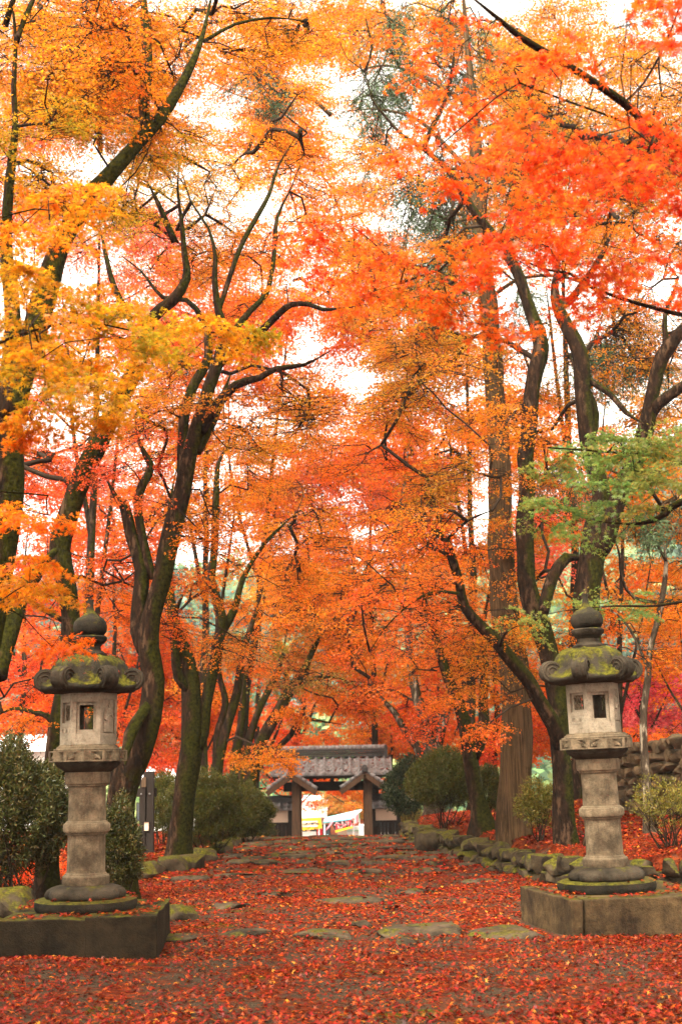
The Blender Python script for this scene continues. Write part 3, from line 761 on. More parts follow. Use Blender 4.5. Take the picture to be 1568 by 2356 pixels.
p0 = P(790, 1925, YS)
s2 = thing('food_stall', 'stall with a slanted white roof and a red lettered banner seen through the gate', 'stall', (p0[0], YS, zg)); s2['_world'] = 1
A_, B_, D_, E_ = P(744, 1891, YS), P(807, 1883.5, YS - .6), P(831, 1864.5, YS + 2.0), P(747, 1883.5, YS + 2.2)
V = [A_, B_, D_, E_] + [v - np.array((0, 0, .05)) for v in (A_, B_, D_, E_)]
MB().add(V, [(0, 1, 2, 3), (7, 6, 5, 4), (0, 4, 5, 1), (1, 5, 6, 2), (2, 6, 7, 3), (3, 7, 4, 0)]).build('canopy', MAT['white'], s2, False)
ed = MB(); ed.tube([A_ + (0, -.03, -.03), B_ + (0, -.03, -.03)], [.05, .05], 6); ed.build('canopy_edge', cyan_m, s2); MB().tube([E_, D_], [.04, .04], 6).build('canopy_edge', cyan_m, s2)
def panel4(pts, m, name, parent, th=.03):
    pts = [np.asarray(p) for p in pts]; n = np.cross(pts[1] - pts[0], pts[3] - pts[0]); n = n / np.linalg.norm(n) * th
    return MB().add(pts + [p - n for p in pts], [(0, 1, 2, 3), (7, 6, 5, 4), (0, 4, 5, 1), (1, 5, 6, 2), (2, 6, 7, 3), (3, 7, 4, 0)]).build(name, m, parent, False)
b0, b1, b2, b3 = P(771, 1911, YS - .3), P(811, 1900, YS - .6), P(811, 1883.5, YS - .6), P(759, 1890, YS - .2)
panel4((b0, b1, b2, b3), blk_m, 'banner', s2)
panel4((b0 - (0, .02, .10), b1 - (0, .02, .10), b1 - (0, .02, 0), b0 - (0, .02, 0)), yel_m, 'banner_border', s2)
cm = (b0 + b1 + b2 + b3) / 4 + np.array((.12, -.09, -.02))
rzb = math.atan2(b1[1] - b0[1], b1[0] - b0[0]); tl = -math.atan2(b1[2] - b0[2], b1[0] - b0[0])
letter('たい焼', .36, MAT['white'], s2, cm + np.array((0, .015, 0)), rzb, tl, 'lettering_outline', .022)
letter('たい焼', .36, red_m, s2, cm - np.array((0, .01, 0)), rzb, tl, 'lettering', .008)
d0, d1, d2, d3 = P(812, 1899, YS - .55), P(826, 1890, YS + 1.9), P(827, 1871, YS + 1.9), P(812, 1883, YS - .55)
panel4((d0, d0 * .82 + d1 * .18, d3 * .82 + d2 * .18, d3), green_m, 'side_banner', s2); panel4((d0 * .82 + d1 * .18, d0 * .6 + d1 * .4, d3 * .6 + d2 * .4, d3 * .82 + d2 * .18), MAT['white'], 'side_banner', s2)
panel4((d0 * .6 + d1 * .4, d0 * .15 + d1 * .85, d3 * .15 + d2 * .85, d3 * .6 + d2 * .4), pink_m, 'side_banner', s2); panel4((d0 * .15 + d1 * .85, d1, d2, d3 * .15 + d2 * .85), green_m, 'side_banner', s2)
stall_box(MB(), 798, 826, 1905, 1945, YS, 1.4, 1.2).build('counter', MAT['white'], s2, False)
stall_box(MB(), 799, 825, 1912, 1914, YS, .05, .46).build('counter_stripe', green_m, s2, False)
stall_box(MB(), 776, 799, 1910, 1945, YS, .9, 1.2).build('curtain', cmat('beige_cloth', (235, 215, 190)), s2, False)
panel4((P(748, 1912, YS - .3), P(757, 1904, YS - .3), P(768, 1890, YS - .3), P(760, 1893, YS - .3)), pink_m, 'flag', s2)
for x in (746, 812, 827):
    q = P(x, 1888, YS); MB().tube([(q[0], YS + (0 if x < 820 else 1.9), zg - .05), (q[0], YS + (0 if x < 820 else 1.9), q[2])], [.03, .03], 6).build('pole', MAT['white'], s2)
def tarp(x0, x1, y0, y1, Y, m, lab):
    g = np.random.default_rng(x0); mb = MB(); V0, F = rock((0, 0, 0), (1, 1, 1), 0, x0, 6, .4, CS5); a, b = P(x0, y1, Y), P(x1, y0, Y)
    V = V0 * (abs(b[0] - a[0]), .8, abs(b[2] - zg) * 2); V[:, 2] = np.maximum(V[:, 2], 0)
    tag(mb.add(V + np.array(((a[0] + b[0]) / 2, Y, zg)), F).build('tarpaulin', m), lab, 'tarpaulin')
tarp(738, 774, 1913, 1925, YS - 1.6, cyan_m, 'pale blue tarpaulin heap under the red lettered stall')
tarp(764, 788, 1906, 1925, YS - 1.0, MAT['white'], 'white sheet heap in front of the red lettered stall')
cb = thing('storage_cabinet', 'white two door cabinet behind the right gate post', 'cabinet', (P(832, 1925, YS)[0], YS, zg)); cb['_world'] = 1
stall_box(MB(), 826, 842, 1898, 1950, YS, .6, .3).build('body', MAT['white'], cb, False, .02)
for (q0, q1) in ((1900, 1913), (1915, 1926)): stall_box(MB(), 828, 840, q0, q1, YS, .03, -.015).build('door', cmat('grey_door', (205, 205, 205)), cb, False, .01)
cr = thing('crate', 'orange plastic crate on the ground by the white stall counter', 'crate', (P(809, 1925, YS - .8)[0], YS - .8, zg)); cr['_world'] = 1
stall_box(MB(), 804, 814, 1923, 1937, YS - .8, .4).build('body', orange_m, cr, False, .02); stall_box(MB(), 803, 815, 1922, 1924.5, YS - .8, .46).build('rim', orange_m, cr, False, .01)

def house(x0, x1, ye, yr, Y, wallm, roofm, lab, depth=7.0):
    a, b = P(x0, ye, Y), P(x1, ye, Y); zb = float(H((a[0] + b[0]) / 2, Y)) - .3; zr = P(x0, yr, Y)[2]; ze = a[2]; xm, w = (a[0] + b[0]) / 2, b[0] - a[0]
    t = thing('house', lab, 'house', (xm, Y, zb)); t['_world'] = 1
    MB().box((xm, Y + depth / 2, (zb + ze) / 2), (w * .94, depth * .9, ze - zb)).build('wall', wallm, t, False)
    rm = MB(); o = .5
    for sg, yy in ((1, Y - o), (-1, Y + depth + o)):
        bb = np.array((0, (depth / 2 + o) * sg, zr - ze)); nv = np.array((0, -sg * (zr - ze), depth / 2 + o)); nv /= np.linalg.norm(nv)
        tile_sheet(rm, (xm - sg * w / 2, yy, ze), (w * sg, 0, 0), bb, nv, .5, .4, .04)
    r_ = rm.build('roof', roofm, t)
    MB().box((xm, Y + depth / 2, zr + .1), (w + .1, .4, .3)).build('ridge', roofm, r_, False, .05)
    gb = MB(); 
    for xx in (xm - w * .465, xm + w * .465):
        gb.add([(xx - .05, Y + .2, ze), (xx + .05, Y + .2, ze), (xx + .05, Y + depth - .2, ze), (xx - .05, Y + depth - .2, ze), (xx - .05, Y + depth / 2, zr - .15), (xx + .05, Y + depth / 2, zr - .15)],
               [(0, 1, 2, 3), (0, 4, 5, 1), (3, 2, 5, 4), (0, 3, 4), (1, 5, 2)])
    gb.build('gable', wallm, t, False)
    for q in np.linspace(.15, .85, max(2, int(w / 3))):
        f = MB().box((xm + (q - .5) * w * .9, Y + depth * .05 - .02, zb + (ze - zb) * .6), (1.1, .1, 1.0)).build('window', MAT['darkwood'], t, False)
        MB().box((xm + (q - .5) * w * .9, Y + depth * .05 - .08, zb + (ze - zb) * .6), (.98, .03, .88)).build('pane', plainglass, f, False)
plainglass = plain_mat('window_glass', (.05, .06, .07), (.03, .035, .04), 2, .12)
grey_w, pale_r, brown_r = cmat('pale_wall', (226, 222, 214)), cmat('pale_roof', (232, 234, 236), .4), cmat('brown_roof', (196, 150, 140))
house(-160, 112, 1732, 1702, 78, grey_w, pale_r, 'white roofed house low behind the big bush at the left')
house(318, 410, 1800, 1768, 72, grey_w, pale_r, 'pale house behind the dark signpost')
house(430, 500, 1808, 1785, 84, grey_w, pale_r, 'far pale house between the mossy trunks left of the gate')
house(665, 752, 1880, 1858, 70, cmat('rosy_wall', (205, 170, 160)), brown_r, 'brown roofed house above the yellow bannered stall')
house(690, 742, 1858, 1843, 86, grey_w, pale_r, 'small white roofed house highest in the gate opening')
house(868, 960, 1832, 1808, 66, grey_w, pale_r, 'pale house just right of the gate roof behind the glossy shrub')

# ------------------------------------------------------------------ signpost
sp0 = G(338, 1966, .14); SY = sp0[1]
sg_ = thing('signpost', 'dark wooden post frame with small plaques by the left path edge', 'signpost', (sp0[0], SY, float(H(sp0[0], SY)))); sg_['_world'] = 1
zz = lambda y: float(P(338, y, SY)[2]); xx = lambda x: float(P(x, 1870, SY)[0]); zb = float(H(sp0[0], SY)) - .15
MB().box((xx(346.5), SY, (zb + zz(1775)) / 2), (.115, .11, zz(1775) - zb)).build('post', MAT['darkwood'], sg_, False, .006)
MB().box((xx(328.5), SY - .02, (zb + zz(1793)) / 2), (.105, .1, zz(1793) - zb)).build('post', MAT['darkwood'], sg_, False, .006)
MB().box((xx(330), SY + .3, (zb + zz(1776)) / 2), (.1, .1, zz(1776) - zb)).build('post', MAT['darkwood'], sg_, False, .006)
MB().box((xx(334), SY + .1, zz(1824)), (xx(358) - xx(310), .08, zz(1814) - zz(1834))).build('crossbar', MAT['darkwood'], sg_, False, .006)
MB().box((xx(332), SY - .085, zz(1800)), (.075, .02, .17)).build('plate', MAT['wood'], sg_, False, .004)
pq = MB().box((xx(339), SY - .09, zz(1901)), (.075, .02, .15)).build('plaque', MAT['plaster'], sg_, False, .004)
MB().box((xx(338), SY - .09, zz(1890.5)), (.1, .05, .015)).build('plaque_roof', MAT['darkwood'], sg_, False)
bl = MB()
for x in (326, 345): bl.tube([(xx(x), SY - .06, zz(1827)), (xx(x), SY - .085, zz(1827))], [.018, .012], 8)
bl.build('bolt', MAT['tile'], sg_)

# ------------------------------------------------------------------ hills
def hill(name, y0, yr, hts, m, seed, amp):
    g = np.random.default_rng(seed); xs = np.linspace(-260, 260, 200); ys = np.linspace(y0, yr + 60, 70)
    X, Y = np.meshgrid(xs, ys); hx = np.interp(xs, *hts)[None]
    Z = -4 + (hx + 4) * ss(y0, yr, Y)
    for q in range(8):
        f = .05 * 1.45 ** q; a = g.uniform(0, 6.28, 3); Z = Z + amp / 1.25 ** q * np.sin(X * f * math.cos(a[0]) + Y * f * math.sin(a[0]) + a[1]) * np.sin(Y * f * 1.1 + X * f * .6 + a[2]) * ss(y0, y0 + 25, Y)
    nx = len(xs)
    F = [(j * nx + i, j * nx + i + 1, (j + 1) * nx + i + 1, (j + 1) * nx + i) for j in range(len(ys) - 1) for i in range(nx - 1)]
    struct(MB().add(np.stack([X, Y, Z], -1).reshape(-1, 3), F).build(name, m)); return X, Y, Z
def wood_mat(name, cols, sc_):
    m, t, o = new_mat(name); n = N(t); pos = n('NewGeometry').outputs['Position']
    f = n.noise(pos, sc_, 6, .65); v = n('TexVoronoi', {'Vector': pos, 'Scale': sc_ * 4})
    k = n('SeparateXYZ', {'Vector': v.outputs['Color']}).outputs['X']
    col = n.ramp(n.math('ADD', n.math('MULTIPLY', f, .7), n.math('MULTIPLY', k, .3)), [(i / (len(cols) - 1) * .5 + .25, c) for i, c in enumerate(cols)])
    finish(n, o, col, .95, v.outputs['Distance'], 2.0, .6, .1); return m
hm = wood_mat('wooded_hill', [(.03, .06, .045), (.06, .11, .06), (.15, .2, .08), (.05, .1, .08)], .12)
HX, HY, HZ = hill('hill', 105, 230, ([-260, -120, -40, 20, 60, 260], [42, 40, 30, 30, 52, 80]), hm, 4, 2.2)
# ------------------------------------------------------------------ leaves, sprays, trees
def _star(tips, ang, valley):
    """a maple leaf outline: fan of kites round the petiole point; x = along the leaf, y = across"""
    V = [(0.0, 0.0)]; n = len(tips)
    for i in range(n):
        a = R(ang[i])
        if i > 0:
            m = R((ang[i] + ang[i - 1]) / 2); V.append((valley * math.cos(m), valley * math.sin(m)))
        V.append((tips[i] * math.cos(a), tips[i] * math.sin(a)))
    V = np.array(V); T = [(0, i, i + 1) for i in range(1, len(V) - 1)]
    z = -.22 * (V ** 2).sum(1); V = V + np.array((-.15, 0))
    return np.c_[V, z], np.array(T)
LEAF = {
    'm7': _star([.45, .8, .98, 1.0, .98, .8, .45], [-135, -88, -44, 0, 44, 88, 135], .30),
    'm5': _star([.7, .95, 1.0, .95, .7], [-100, -48, 0, 48, 100], .30),
    'm3': (np.array([(-.3, 0, 0), (.05, .16, 0), (.25, .8, -.15), (.25, .25, 0), (.95, 0, -.2), (.25, -.25, 0), (.25, -.8, -.15), (.05, -.16, 0)]), np.array([(0, 3, 2), (0, 4, 3), (0, 5, 4), (0, 6, 5)])),
    'm2': (np.array([(-.45, .1, 0), (.3, .75, -.1), (.85, -.15, -.2), (.1, -.75, -.05)]), np.array([(0, 2, 1), (0, 3, 2)])),
    'lance': (np.array([(0, 0, 0), (.45, .17, .03), (1, 0, -.12), (.45, -.17, .03)]), np.array([(0, 2, 1), (0, 3, 2)])),
    'needle': (np.array([(0, .05, 0), (1, .0, -.1), (0, -.05, 0), (.45, .13, .0)]), np.array([(0, 1, 3), (0, 2, 1)])),
}
def norm(v): return v / (np.linalg.norm(v, axis=-1, keepdims=True) + 1e-9)
def leaves_geo(kind, pos, d, nrm, size):
    LV, LT = LEAF[kind]
    d = norm(d); s = norm(np.cross(nrm, d)); n = np.cross(d, s)
    V = pos[:, None] + size[:, None, None] * (LV[None, :, :1] * d[:, None] + LV[None, :, 1:2] * s[:, None] + LV[None, :, 2:] * n[:, None])
    k = len(LV); T = LT[None] + (np.arange(len(pos)) * k)[:, None, None]
    return V.reshape(-1, 3), T.reshape(-1, 3), len(LT)

def spray_template(seed, nside=9, per=4, wid=.6):
    g = np.random.default_rng(seed); segs = []; lp = []; ld = []
    ph = g.uniform(0, 6.28, 2)
    ax = lambda t: np.array((t, .06 * math.sin(4 * t + ph[0]), -.13 * t * t + .03 * math.sin(5 * t + ph[1])))
    for i in range(4): segs.append((ax(i / 4), ax((i + 1) / 4), .011 * (1 - i / 4.6), .011 * (1 - (i + 1) / 4.6)))
    for i in range(nside):
        t = .12 + .86 * i / nside; sg = 1 if i % 2 else -1; a = R(g.uniform(32, 62)) * sg; ln = (wid * (1 - t) + .2) * g.uniform(.75, 1.2)
        p0 = ax(t); dr = np.array((math.cos(a), math.sin(a), g.uniform(-.25, .12))); p1 = p0 + dr * ln
        segs.append((p0, p1, .005, .002))
        for s in np.linspace(.25, 1, per):
            q = p0 + dr * ln * s + np.array((0, 0, -.06 * s * s)); 
            for sd in (-1, 1):
                b = a + sd * R(g.uniform(15, 75)); lp.append(q + g.normal(size=3) * (.03, .03, .025)); ld.append((math.cos(b), math.sin(b), g.uniform(-.75, .1)))
    for t in (.7, .85, 1):
        for sd in (-1, 1): lp.append(ax(t)); ld.append((1, sd * g.uniform(.1, .9), g.uniform(-.5, .1)))
    return np.array(segs and [np.r_[a, b, c, d] for a, b, c, d in segs]), np.array(lp), norm(np.array(ld))
TPL = [spray_template(s) for s in range(10)]
TPL_CED = [spray_template(50 + s, 11, 6, .45) for s in range(5)]

PAL = {k: lin(v) for k, v in dict(
    yel=[(228, 164, 28), (218, 146, 22), (182, 150, 34), (146, 140, 36), (232, 132, 22), (236, 154, 26), (166, 148, 36)],
    yor=[(232, 144, 24), (236, 160, 30), (228, 120, 20), (186, 146, 34), (232, 104, 22)],
    org=[(244, 140, 22), (248, 160, 28), (240, 118, 20), (220, 152, 34), (242, 104, 24)],
    rdo=[(244, 116, 26), (239, 94, 24), (247, 136, 26), (228, 78, 24), (242, 124, 30), (232, 140, 30)],
    red=[(240, 88, 32), (243, 106, 34), (222, 68, 30), (246, 128, 32), (238, 92, 50)],
    ovr=[(226, 68, 26), (232, 96, 26), (212, 52, 26), (232, 124, 30), (194, 136, 38), (226, 84, 38)],
    pnk=[(247, 122, 84), (243, 98, 74), (248, 144, 86), (238, 82, 66), (248, 152, 86)],
    brn=[(216, 136, 26), (186, 140, 34), (226, 122, 24), (160, 136, 36), (232, 104, 24), (216, 152, 34)],
    mag=[(238, 84, 104), (245, 116, 124), (228, 66, 88), (246, 134, 120), (232, 76, 70)],
    cor=[(246, 116, 48), (248, 140, 54), (242, 98, 48), (248, 130, 66)],
    grn=[(104, 138, 66), (130, 158, 80), (84, 118, 54), (140, 152, 70), (160, 134, 58)],
    ced=[(72, 94, 60), (60, 80, 52), (90, 110, 72), (52, 70, 44)],
    ogr=[(150, 150, 60), (206, 130, 44), (120, 130, 56), (226, 110, 40), (178, 140, 50)],
    bam=[(118, 140, 82), (100, 130, 82), (138, 150, 92), (76, 110, 76)],
    tea=[(76, 108, 92), (60, 90, 76), (96, 124, 100), (48, 76, 64)]).items()}
# openings in the canopy, where the photograph shows plain sky: print x, y, half width, half height
GAPS = [(490, 285, 62, 66), (560, 345, 34, 30), (770, 330, 34, 62), (815, 330, 42, 46), (690, 560, 62, 62), (745, 640, 80, 90), (650, 690, 30, 40), (770, 780, 90, 60), (850, 870, 70, 70), (790, 900, 60, 40),
        (700, 800, 40, 26), (108, 575, 50, 34), (222, 622, 40, 30), (160, 360, 40, 42), (60, 590, 20, 30), (870, 90, 40, 44), (835, 190, 34, 30), (930, 265, 36, 24), (960, 610, 40, 26), (925, 730, 34, 36), (1000, 540, 26, 20),
        (1240, 95, 18, 20), (1440, 610, 40, 26), (1545, 530, 30, 22), (1260, 330, 24, 22), (1330, 720, 30, 18), (1430, 770, 26, 20), (1505, 1120, 34, 44), (560, 1090, 16, 14), (310, 545, 26, 20), (425, 210, 18, 30), (640, 420, 26, 22), (1110, 615, 20, 16),
        (880, 690, 36, 40), (590, 560, 20, 30), (720, 480, 26, 26), (905, 470, 26, 30)]
GA = np.array(GAPS, float)
def project(Pn):
    v = Pn - EYE; zf = v @ FW; return CX + FPX * (v @ RT) / zf, CY - FPX * (v @ UP) / zf, zf
def in_gap(p, k=1.0):
    x, y, _ = project(p[None]); return bool(((((x - GA[:, 0]) / (GA[:, 2] * k)) ** 2 + ((y - GA[:, 1]) / (GA[:, 3] * k)) ** 2) < 1).any())

class Tree:
    def __init__(s, name, label, cat, limbs, pads, bark='bark', group=None, size=.054, K=7, rfac=1.0, ground=True, gap=True, leafmat='leaf', tpl=None, kind=None, flare=1.5, seed=1, clear=True, dens=1.0):
        g = np.random.default_rng(seed * 77 + 5)
        m = MAT[bark]; b0 = limbs[0]
        base = P(b0[0][0], b0[0][1], b0[0][3])
        base = np.array((base[0], base[1], float(H(base[0], base[1]))))
        t = s.t = thing(name, label, cat, base, group); t['_world'] = 1
        NP, NR = [], []
        for li, lb in enumerate(limbs):
            q = np.array([np.r_[P(x, y, Y), w * S(Y) / 2] for (x, y, w, Y) in lb])
            if li == 0 and ground:
                z0 = float(H(q[0, 0], q[0, 1])); q[0, 2] = z0 + .02
                q = np.vstack([[q[0, 0], q[0, 1], z0 - .25, q[0, 3]], q])
            c = catmull(q, .16); c[:, 3] = np.maximum(c[:, 3] * (1 - .7 * ss(.7, 1, np.linspace(0, 1, len(c)))), .006)
            if len(c) > 6:                                   # small crooks
                for a in range(3):
                    f, ph = g.uniform(.12, .35), g.uniform(0, 6)
                    w = np.sin(np.arange(len(c)) * f + ph) * np.minimum(1, np.arange(len(c)) / 5)
                    c[:, a] += w * c[:, 3] * (.22 if a < 2 else .05)
            rad = c[:, 3].copy()
            if li == 0 and ground: rad *= 1 + (flare - 1) * np.exp(-np.clip(c[:, 2] - float(H(q[0, 0], q[0, 1])), 0, 9) / .22)
            sides = 14 if rad.max() > .1 else 9 if rad.max() > .04 else 6
            MB().tube(c[:, :3], rad, sides, .07 if rad.max() > .05 else .03, seed * 31 + li).build('trunk' if li == 0 else 'limb', m, t)
            keep = c[:, 2] > base[2] + .8
            NP.append(c[keep, :3]); NR.append(c[keep, 3])
        s.a = (NP, NR, pads, bark, size, K, rfac, gap, leafmat, tpl, kind, g, base, clear, dens)
        if clear:
            for q, r in zip(NP, NR):
                if len(q) and r.max() > .035: x, y, zf = project(q); HERO.append(np.c_[x, y, r * FPX / zf, q[:, 1]])
        ALL.append(s)
    def crown(s):
        NP, NR, pads, bark, size, K, rfac, gap, leafmat, tpl, kind, g, base, clear, dens = s.a; t = s.t; m = MAT[bark]
        pc, pr, pk, pcol = [], [], [], []
        for (cx, cy, rx, ry, Y0, Y1, n, pal, padR) in pads:
            k = 0; tries = 0
            n = n * DENS * dens; k = 0
            while k < n and tries < n * 6:
                tries += 1
                a, r = g.uniform(0, 6.283), math.sqrt(g.uniform(0, 1)); Y = g.uniform(Y0, Y1)
                p = P(cx + rx * r * math.cos(a), cy + ry * r * math.sin(a), Y)
                if gap and in_gap(p, .95) and g.uniform() < .8: k += .35; continue
                if p[2] < float(H(p[0], p[1])) + .5: continue
                if clear and len(HA):
                    x, y, zf = project(p[None]); mg = padR * FPX / zf[0] * .42
                    if ((np.hypot(HA[:, 0] - x, HA[:, 1] - y) < HA[:, 2] + mg) & (HA[:, 3] > p[1] - .25)).any() and g.uniform() < .9: k += .25; continue
                pc.append(p); pr.append(padR * g.uniform(.8, 1.2)); pk.append(pal); k += 1
                P_ = PAL[pal]; pcol.append(P_[g.integers(len(P_))] * .65 + P_[g.integers(len(P_))] * .35)
        if not pc: return
        pc = np.array(pc); pr = np.array(pr); pcol = np.array(pcol)
        # branches: every pad joins the nearest wood already there
        nodes = np.concatenate(NP); nr = np.concatenate(NR); par = [-1] * len(nodes); cnt = [0.0] * len(nodes)
        d0 = np.array([np.min(np.linalg.norm(nodes - p, axis=1)) for p in pc]); paths = []; pdir = np.zeros_like(pc)
        nodes = list(nodes); nlimb = len(nodes)
        for i in np.argsort(d0):
            arr = np.array(nodes); dv = arr - pc[i]; dist = np.linalg.norm(dv, axis=1)
            j = int(np.argmin(dist * 1.0 + np.clip(arr[:, 2] - pc[i][2] - .3, 0, 9) * .35 + (np.arange(len(arr)) >= nlimb) * .1)); L = dist[j]
            k = max(2, int(L / .4) + 1); a = arr[j]; e = pc[i]
            tt = np.linspace(0, 1, k + 1); off = g.normal(size=3) * .09 * L; off2 = g.normal(size=3) * .05 * L
            pts = a + (e - a) * tt[:, None] + np.sin(tt * math.pi)[:, None] * (off + np.array((0, 0, .10 * L))) + np.sin(tt * 2 * math.pi)[:, None] * off2 + g.normal(size=(k + 1, 3)) * .024 * np.sin(tt * math.pi)[:, None]
            idx = [j]
            for q in pts[1:]:
                nodes.append(q); par.append(idx[-1]); cnt.append(0.0); idx.append(len(nodes) - 1)
            paths.append((idx, i)); pdir[i] = pts[-1] - pts[-2]
        cnt = np.zeros(len(nodes))
        for idx, i in paths:
            q = idx[-1]
            while q >= nlimb: cnt[q] += 1; q = par[q]
        na = np.array(nodes); tws = {}
        scale_r = float(np.mean(pr)) / .65
        for idx, i in paths:
            c = cnt[idx[1:]]; r = .0082 * scale_r * rfac * np.sqrt(np.r_[c[0], c]) * (1 + .25 * np.linspace(1, 0, len(idx)))
            q = idx[1]
            while par[q] >= nlimb: q = par[q]
            tws.setdefault(q, MB()).tube(na[idx], np.minimum(r, .05 * scale_r), 5 if r.max() < .02 else 6)
        # sprays
        tp = tpl or TPL; S_o, S_M, S_L, S_t, S_c, S_pal, S_Y = [], [], [], [], [], [], []
        for i in range(len(pc)):
            yaw0 = math.atan2(pdir[i][1], pdir[i][0])
            for q in range(K):
                yaw = yaw0 + g.normal() * 1.25; pit = g.uniform(-.4, .22) if kind != 'cedar' else g.uniform(-1.25, -.5); rol = g.normal() * .3
                Mx = np.array(Matrix.Rotation(yaw, 3, 'Z') @ Matrix.Rotation(-pit, 3, 'Y') @ Matrix.Rotation(rol, 3, 'X'))
                L = pr[i] * g.uniform(.65, 1.15); o = pc[i] + Mx[:, 0] * L * -.12 + np.array((0, 0, g.uniform(-.28, .25) * pr[i])) * (q > 0)
                S_o.append(o); S_M.append(Mx); S_L.append(L); S_t.append(int(g.integers(len(tp)))); S_c.append(pcol[i]); S_pal.append(pk[i])
        S_o = np.array(S_o); S_M = np.array(S_M); S_L = np.array(S_L); S_t = np.array(S_t); S_c = np.array(S_c); S_pal = np.array(S_pal)
        tv, tf, n0 = [], [], 0
        groups = {}
        for ti, (sg, lp, ld) in enumerate(tp):
            sel = np.where(S_t == ti)[0]
            if not len(sel): continue
            O, Mm, L = S_o[sel], S_M[sel], S_L[sel]
            W = lambda v: O[:, None] + L[:, None, None] * np.einsum('sij,nj->sni', Mm, v)
            a, b = W(sg[:, :3]), W(sg[:, 3:6]); ra = sg[:, 6][None] * L[:, None] * min(1, rfac); rb = sg[:, 7][None] * L[:, None] * min(1, rfac)
            dr = norm(b - a); u = norm(np.cross(dr, np.array((.2, .3, .93)))); v = np.cross(dr, u)
            ring = []
            for (c_, r_) in ((a, ra), (b, rb)):
                for th in (0, 2.094, 4.189): ring.append(c_ + r_[..., None] * (math.cos(th) * u + math.sin(th) * v))
            Vv = np.stack(ring, 2).reshape(-1, 6, 3); nq = len(Vv)
            T = np.array([(0, 1, 4), (0, 4, 3), (1, 2, 5), (1, 5, 4), (2, 0, 3), (2, 3, 5)])
            tv.append(Vv.reshape(-1, 3)); tf.append((T[None] + (np.arange(nq) * 6)[:, None, None] + n0).reshape(-1, 3)); n0 += nq * 6
            lpw = W(lp); ldw = np.einsum('sij,nj->sni', Mm, ld); nl = len(lp)
            pos = lpw.reshape(-1, 3); dd = ldw.reshape(-1, 3) + g.normal(size=(len(sel) * nl, 3)) * .22
            nn = np.repeat(Mm[:, :, 2], nl, 0) + g.normal(size=(len(sel) * nl, 3)) * .55
            base_c = np.repeat(S_c[sel], nl, 0); pal = np.repeat(S_pal[sel], nl)
            pick = np.empty_like(base_c)
            for pn in set(pal.tolist()):
                mk = pal == pn; pick[mk] = PAL[pn][g.integers(0, len(PAL[pn]), mk.sum())]
            mixf = g.uniform(.15, .8, (len(pos), 1)); col = (base_c * (1 - mixf) + pick * mixf) * g.uniform(.72, 1.2, (len(pos), 1))
            dist = pos[:, 1]
            sz = g.uniform(.62, 1.15, len(pos)) * size * np.clip(.55 + dist / 42, 1, 1.75)
            if kind == 'cedar': bins = [('needle', dist < 1e9)]; sz *= 1.6
            else: bins = [('m7', dist < 10), ('m5', (dist >= 10) & (dist < 17.5)), ('m3', (dist >= 17.5) & (dist < 27)), ('m2', dist >= 27)]
            for kd, mk in bins:
                if mk.any(): groups.setdefault(kd, []).append((pos[mk], dd[mk], nn[mk], sz[mk], col[mk]))
        for tw in tws.values(): tw.build('branch', MAT['twig'] if bark != 'cedar' else m, t)
        struct(tri_mesh('twigs', np.concatenate(tv), np.concatenate(tf), MAT['twig'], None, t), 'stuff')
        AV, AT, AC, n0 = [], [], [], 0
        for kd, ls in groups.items():
            p_, d_, n_, z_, c_ = (np.concatenate([l[i] for l in ls]) for i in range(5))
            V, T, k = leaves_geo(kd, p_, d_, n_, z_ * .55); AV.append(V); AT.append(T + n0); AC.append(np.repeat(c_, k, 0)); n0 += len(V)
        global NLEAF; NLEAF += sum(len(l[0]) for ls in groups.values() for l in ls)
        tri_mesh('crown', np.concatenate(AV), np.concatenate(AT), MAT[leafmat], np.clip(np.concatenate(AC), 0, .95), t)
NLEAF = 0; DENS = .72; HERO = []; HA = np.zeros((0, 4)); ALL = []
GR = 'maples lining the avenue'
def L(Y0, Y1, *pts):
    """a limb from print points (x, y, width) with its distance running from Y0 to Y1"""
    n = len(pts); return [(x, y, w, Y0 + (Y1 - Y0) * i / (n - 1)) for i, (x, y, w) in enumerate(pts)]

# --- left of the avenue
Tree('maple_tree', 'thick mossy maple at the left frame edge with a big limb leaning right', 'tree',
     [L(11.5, 11.2, (-95, 2080, 92), (-70, 1800, 80), (-30, 1500, 72), (0, 1280, 66), (20, 1100, 60), (25, 950, 58), (36, 800, 46), (30, 680, 38), (14, 560, 32), (20, 420, 28), (33, 290, 26), (30, 200, 25), (36, 100, 22), (28, 0, 17), (18, -90, 11)),
      L(11.2, 12.5, (26, 960, 56), (55, 840, 56), (86, 735, 54), (112, 650, 52), (140, 570, 48), (200, 462, 42), (240, 420, 38), (282, 370, 35), (325, 320, 31), (370, 272, 27), (410, 208, 24), (445, 138, 21), (466, 80, 17), (482, 10, 14), (500, -70, 9)),
      L(12, 12.4, (336, 306, 24), (331, 240, 28), (337, 150, 26), (334, 75, 24), (331, 0, 20), (326, -80, 13)),
      L(12.3, 12.8, (468, 95, 10), (540, 55, 8), (625, 40, 6), (700, 48, 4)),
      L(11.2, 11.4, (36, 100, 16), (55, 45, 14), (76, 0, 12), (95, -60, 8)), L(11.2, 11, (12, 60, 17), (32, -5, 14), (60, -70, 9)),
      L(11.2, 11.6, (160, 485, 10), (130, 440, 7), (70, 390, 5), (40, 375, 4))],
     [(110, 110, 190, 150, 10, 14, 40, 'yor', .55), (60, 330, 110, 140, 10, 13, 22, 'yel', .5), (350, 70, 200, 110, 11, 15, 34, 'yor', .55), (270, 260, 120, 110, 11, 14, 24, 'yor', .5), (560, 60, 150, 90, 12, 15, 18, 'yor', .5), (200, 450, 90, 60, 11, 14, 12, 'yel', .5), (390, 340, 80, 60, 12, 14, 10, 'yel', .5)],
     'bark_moss', GR, seed=1)
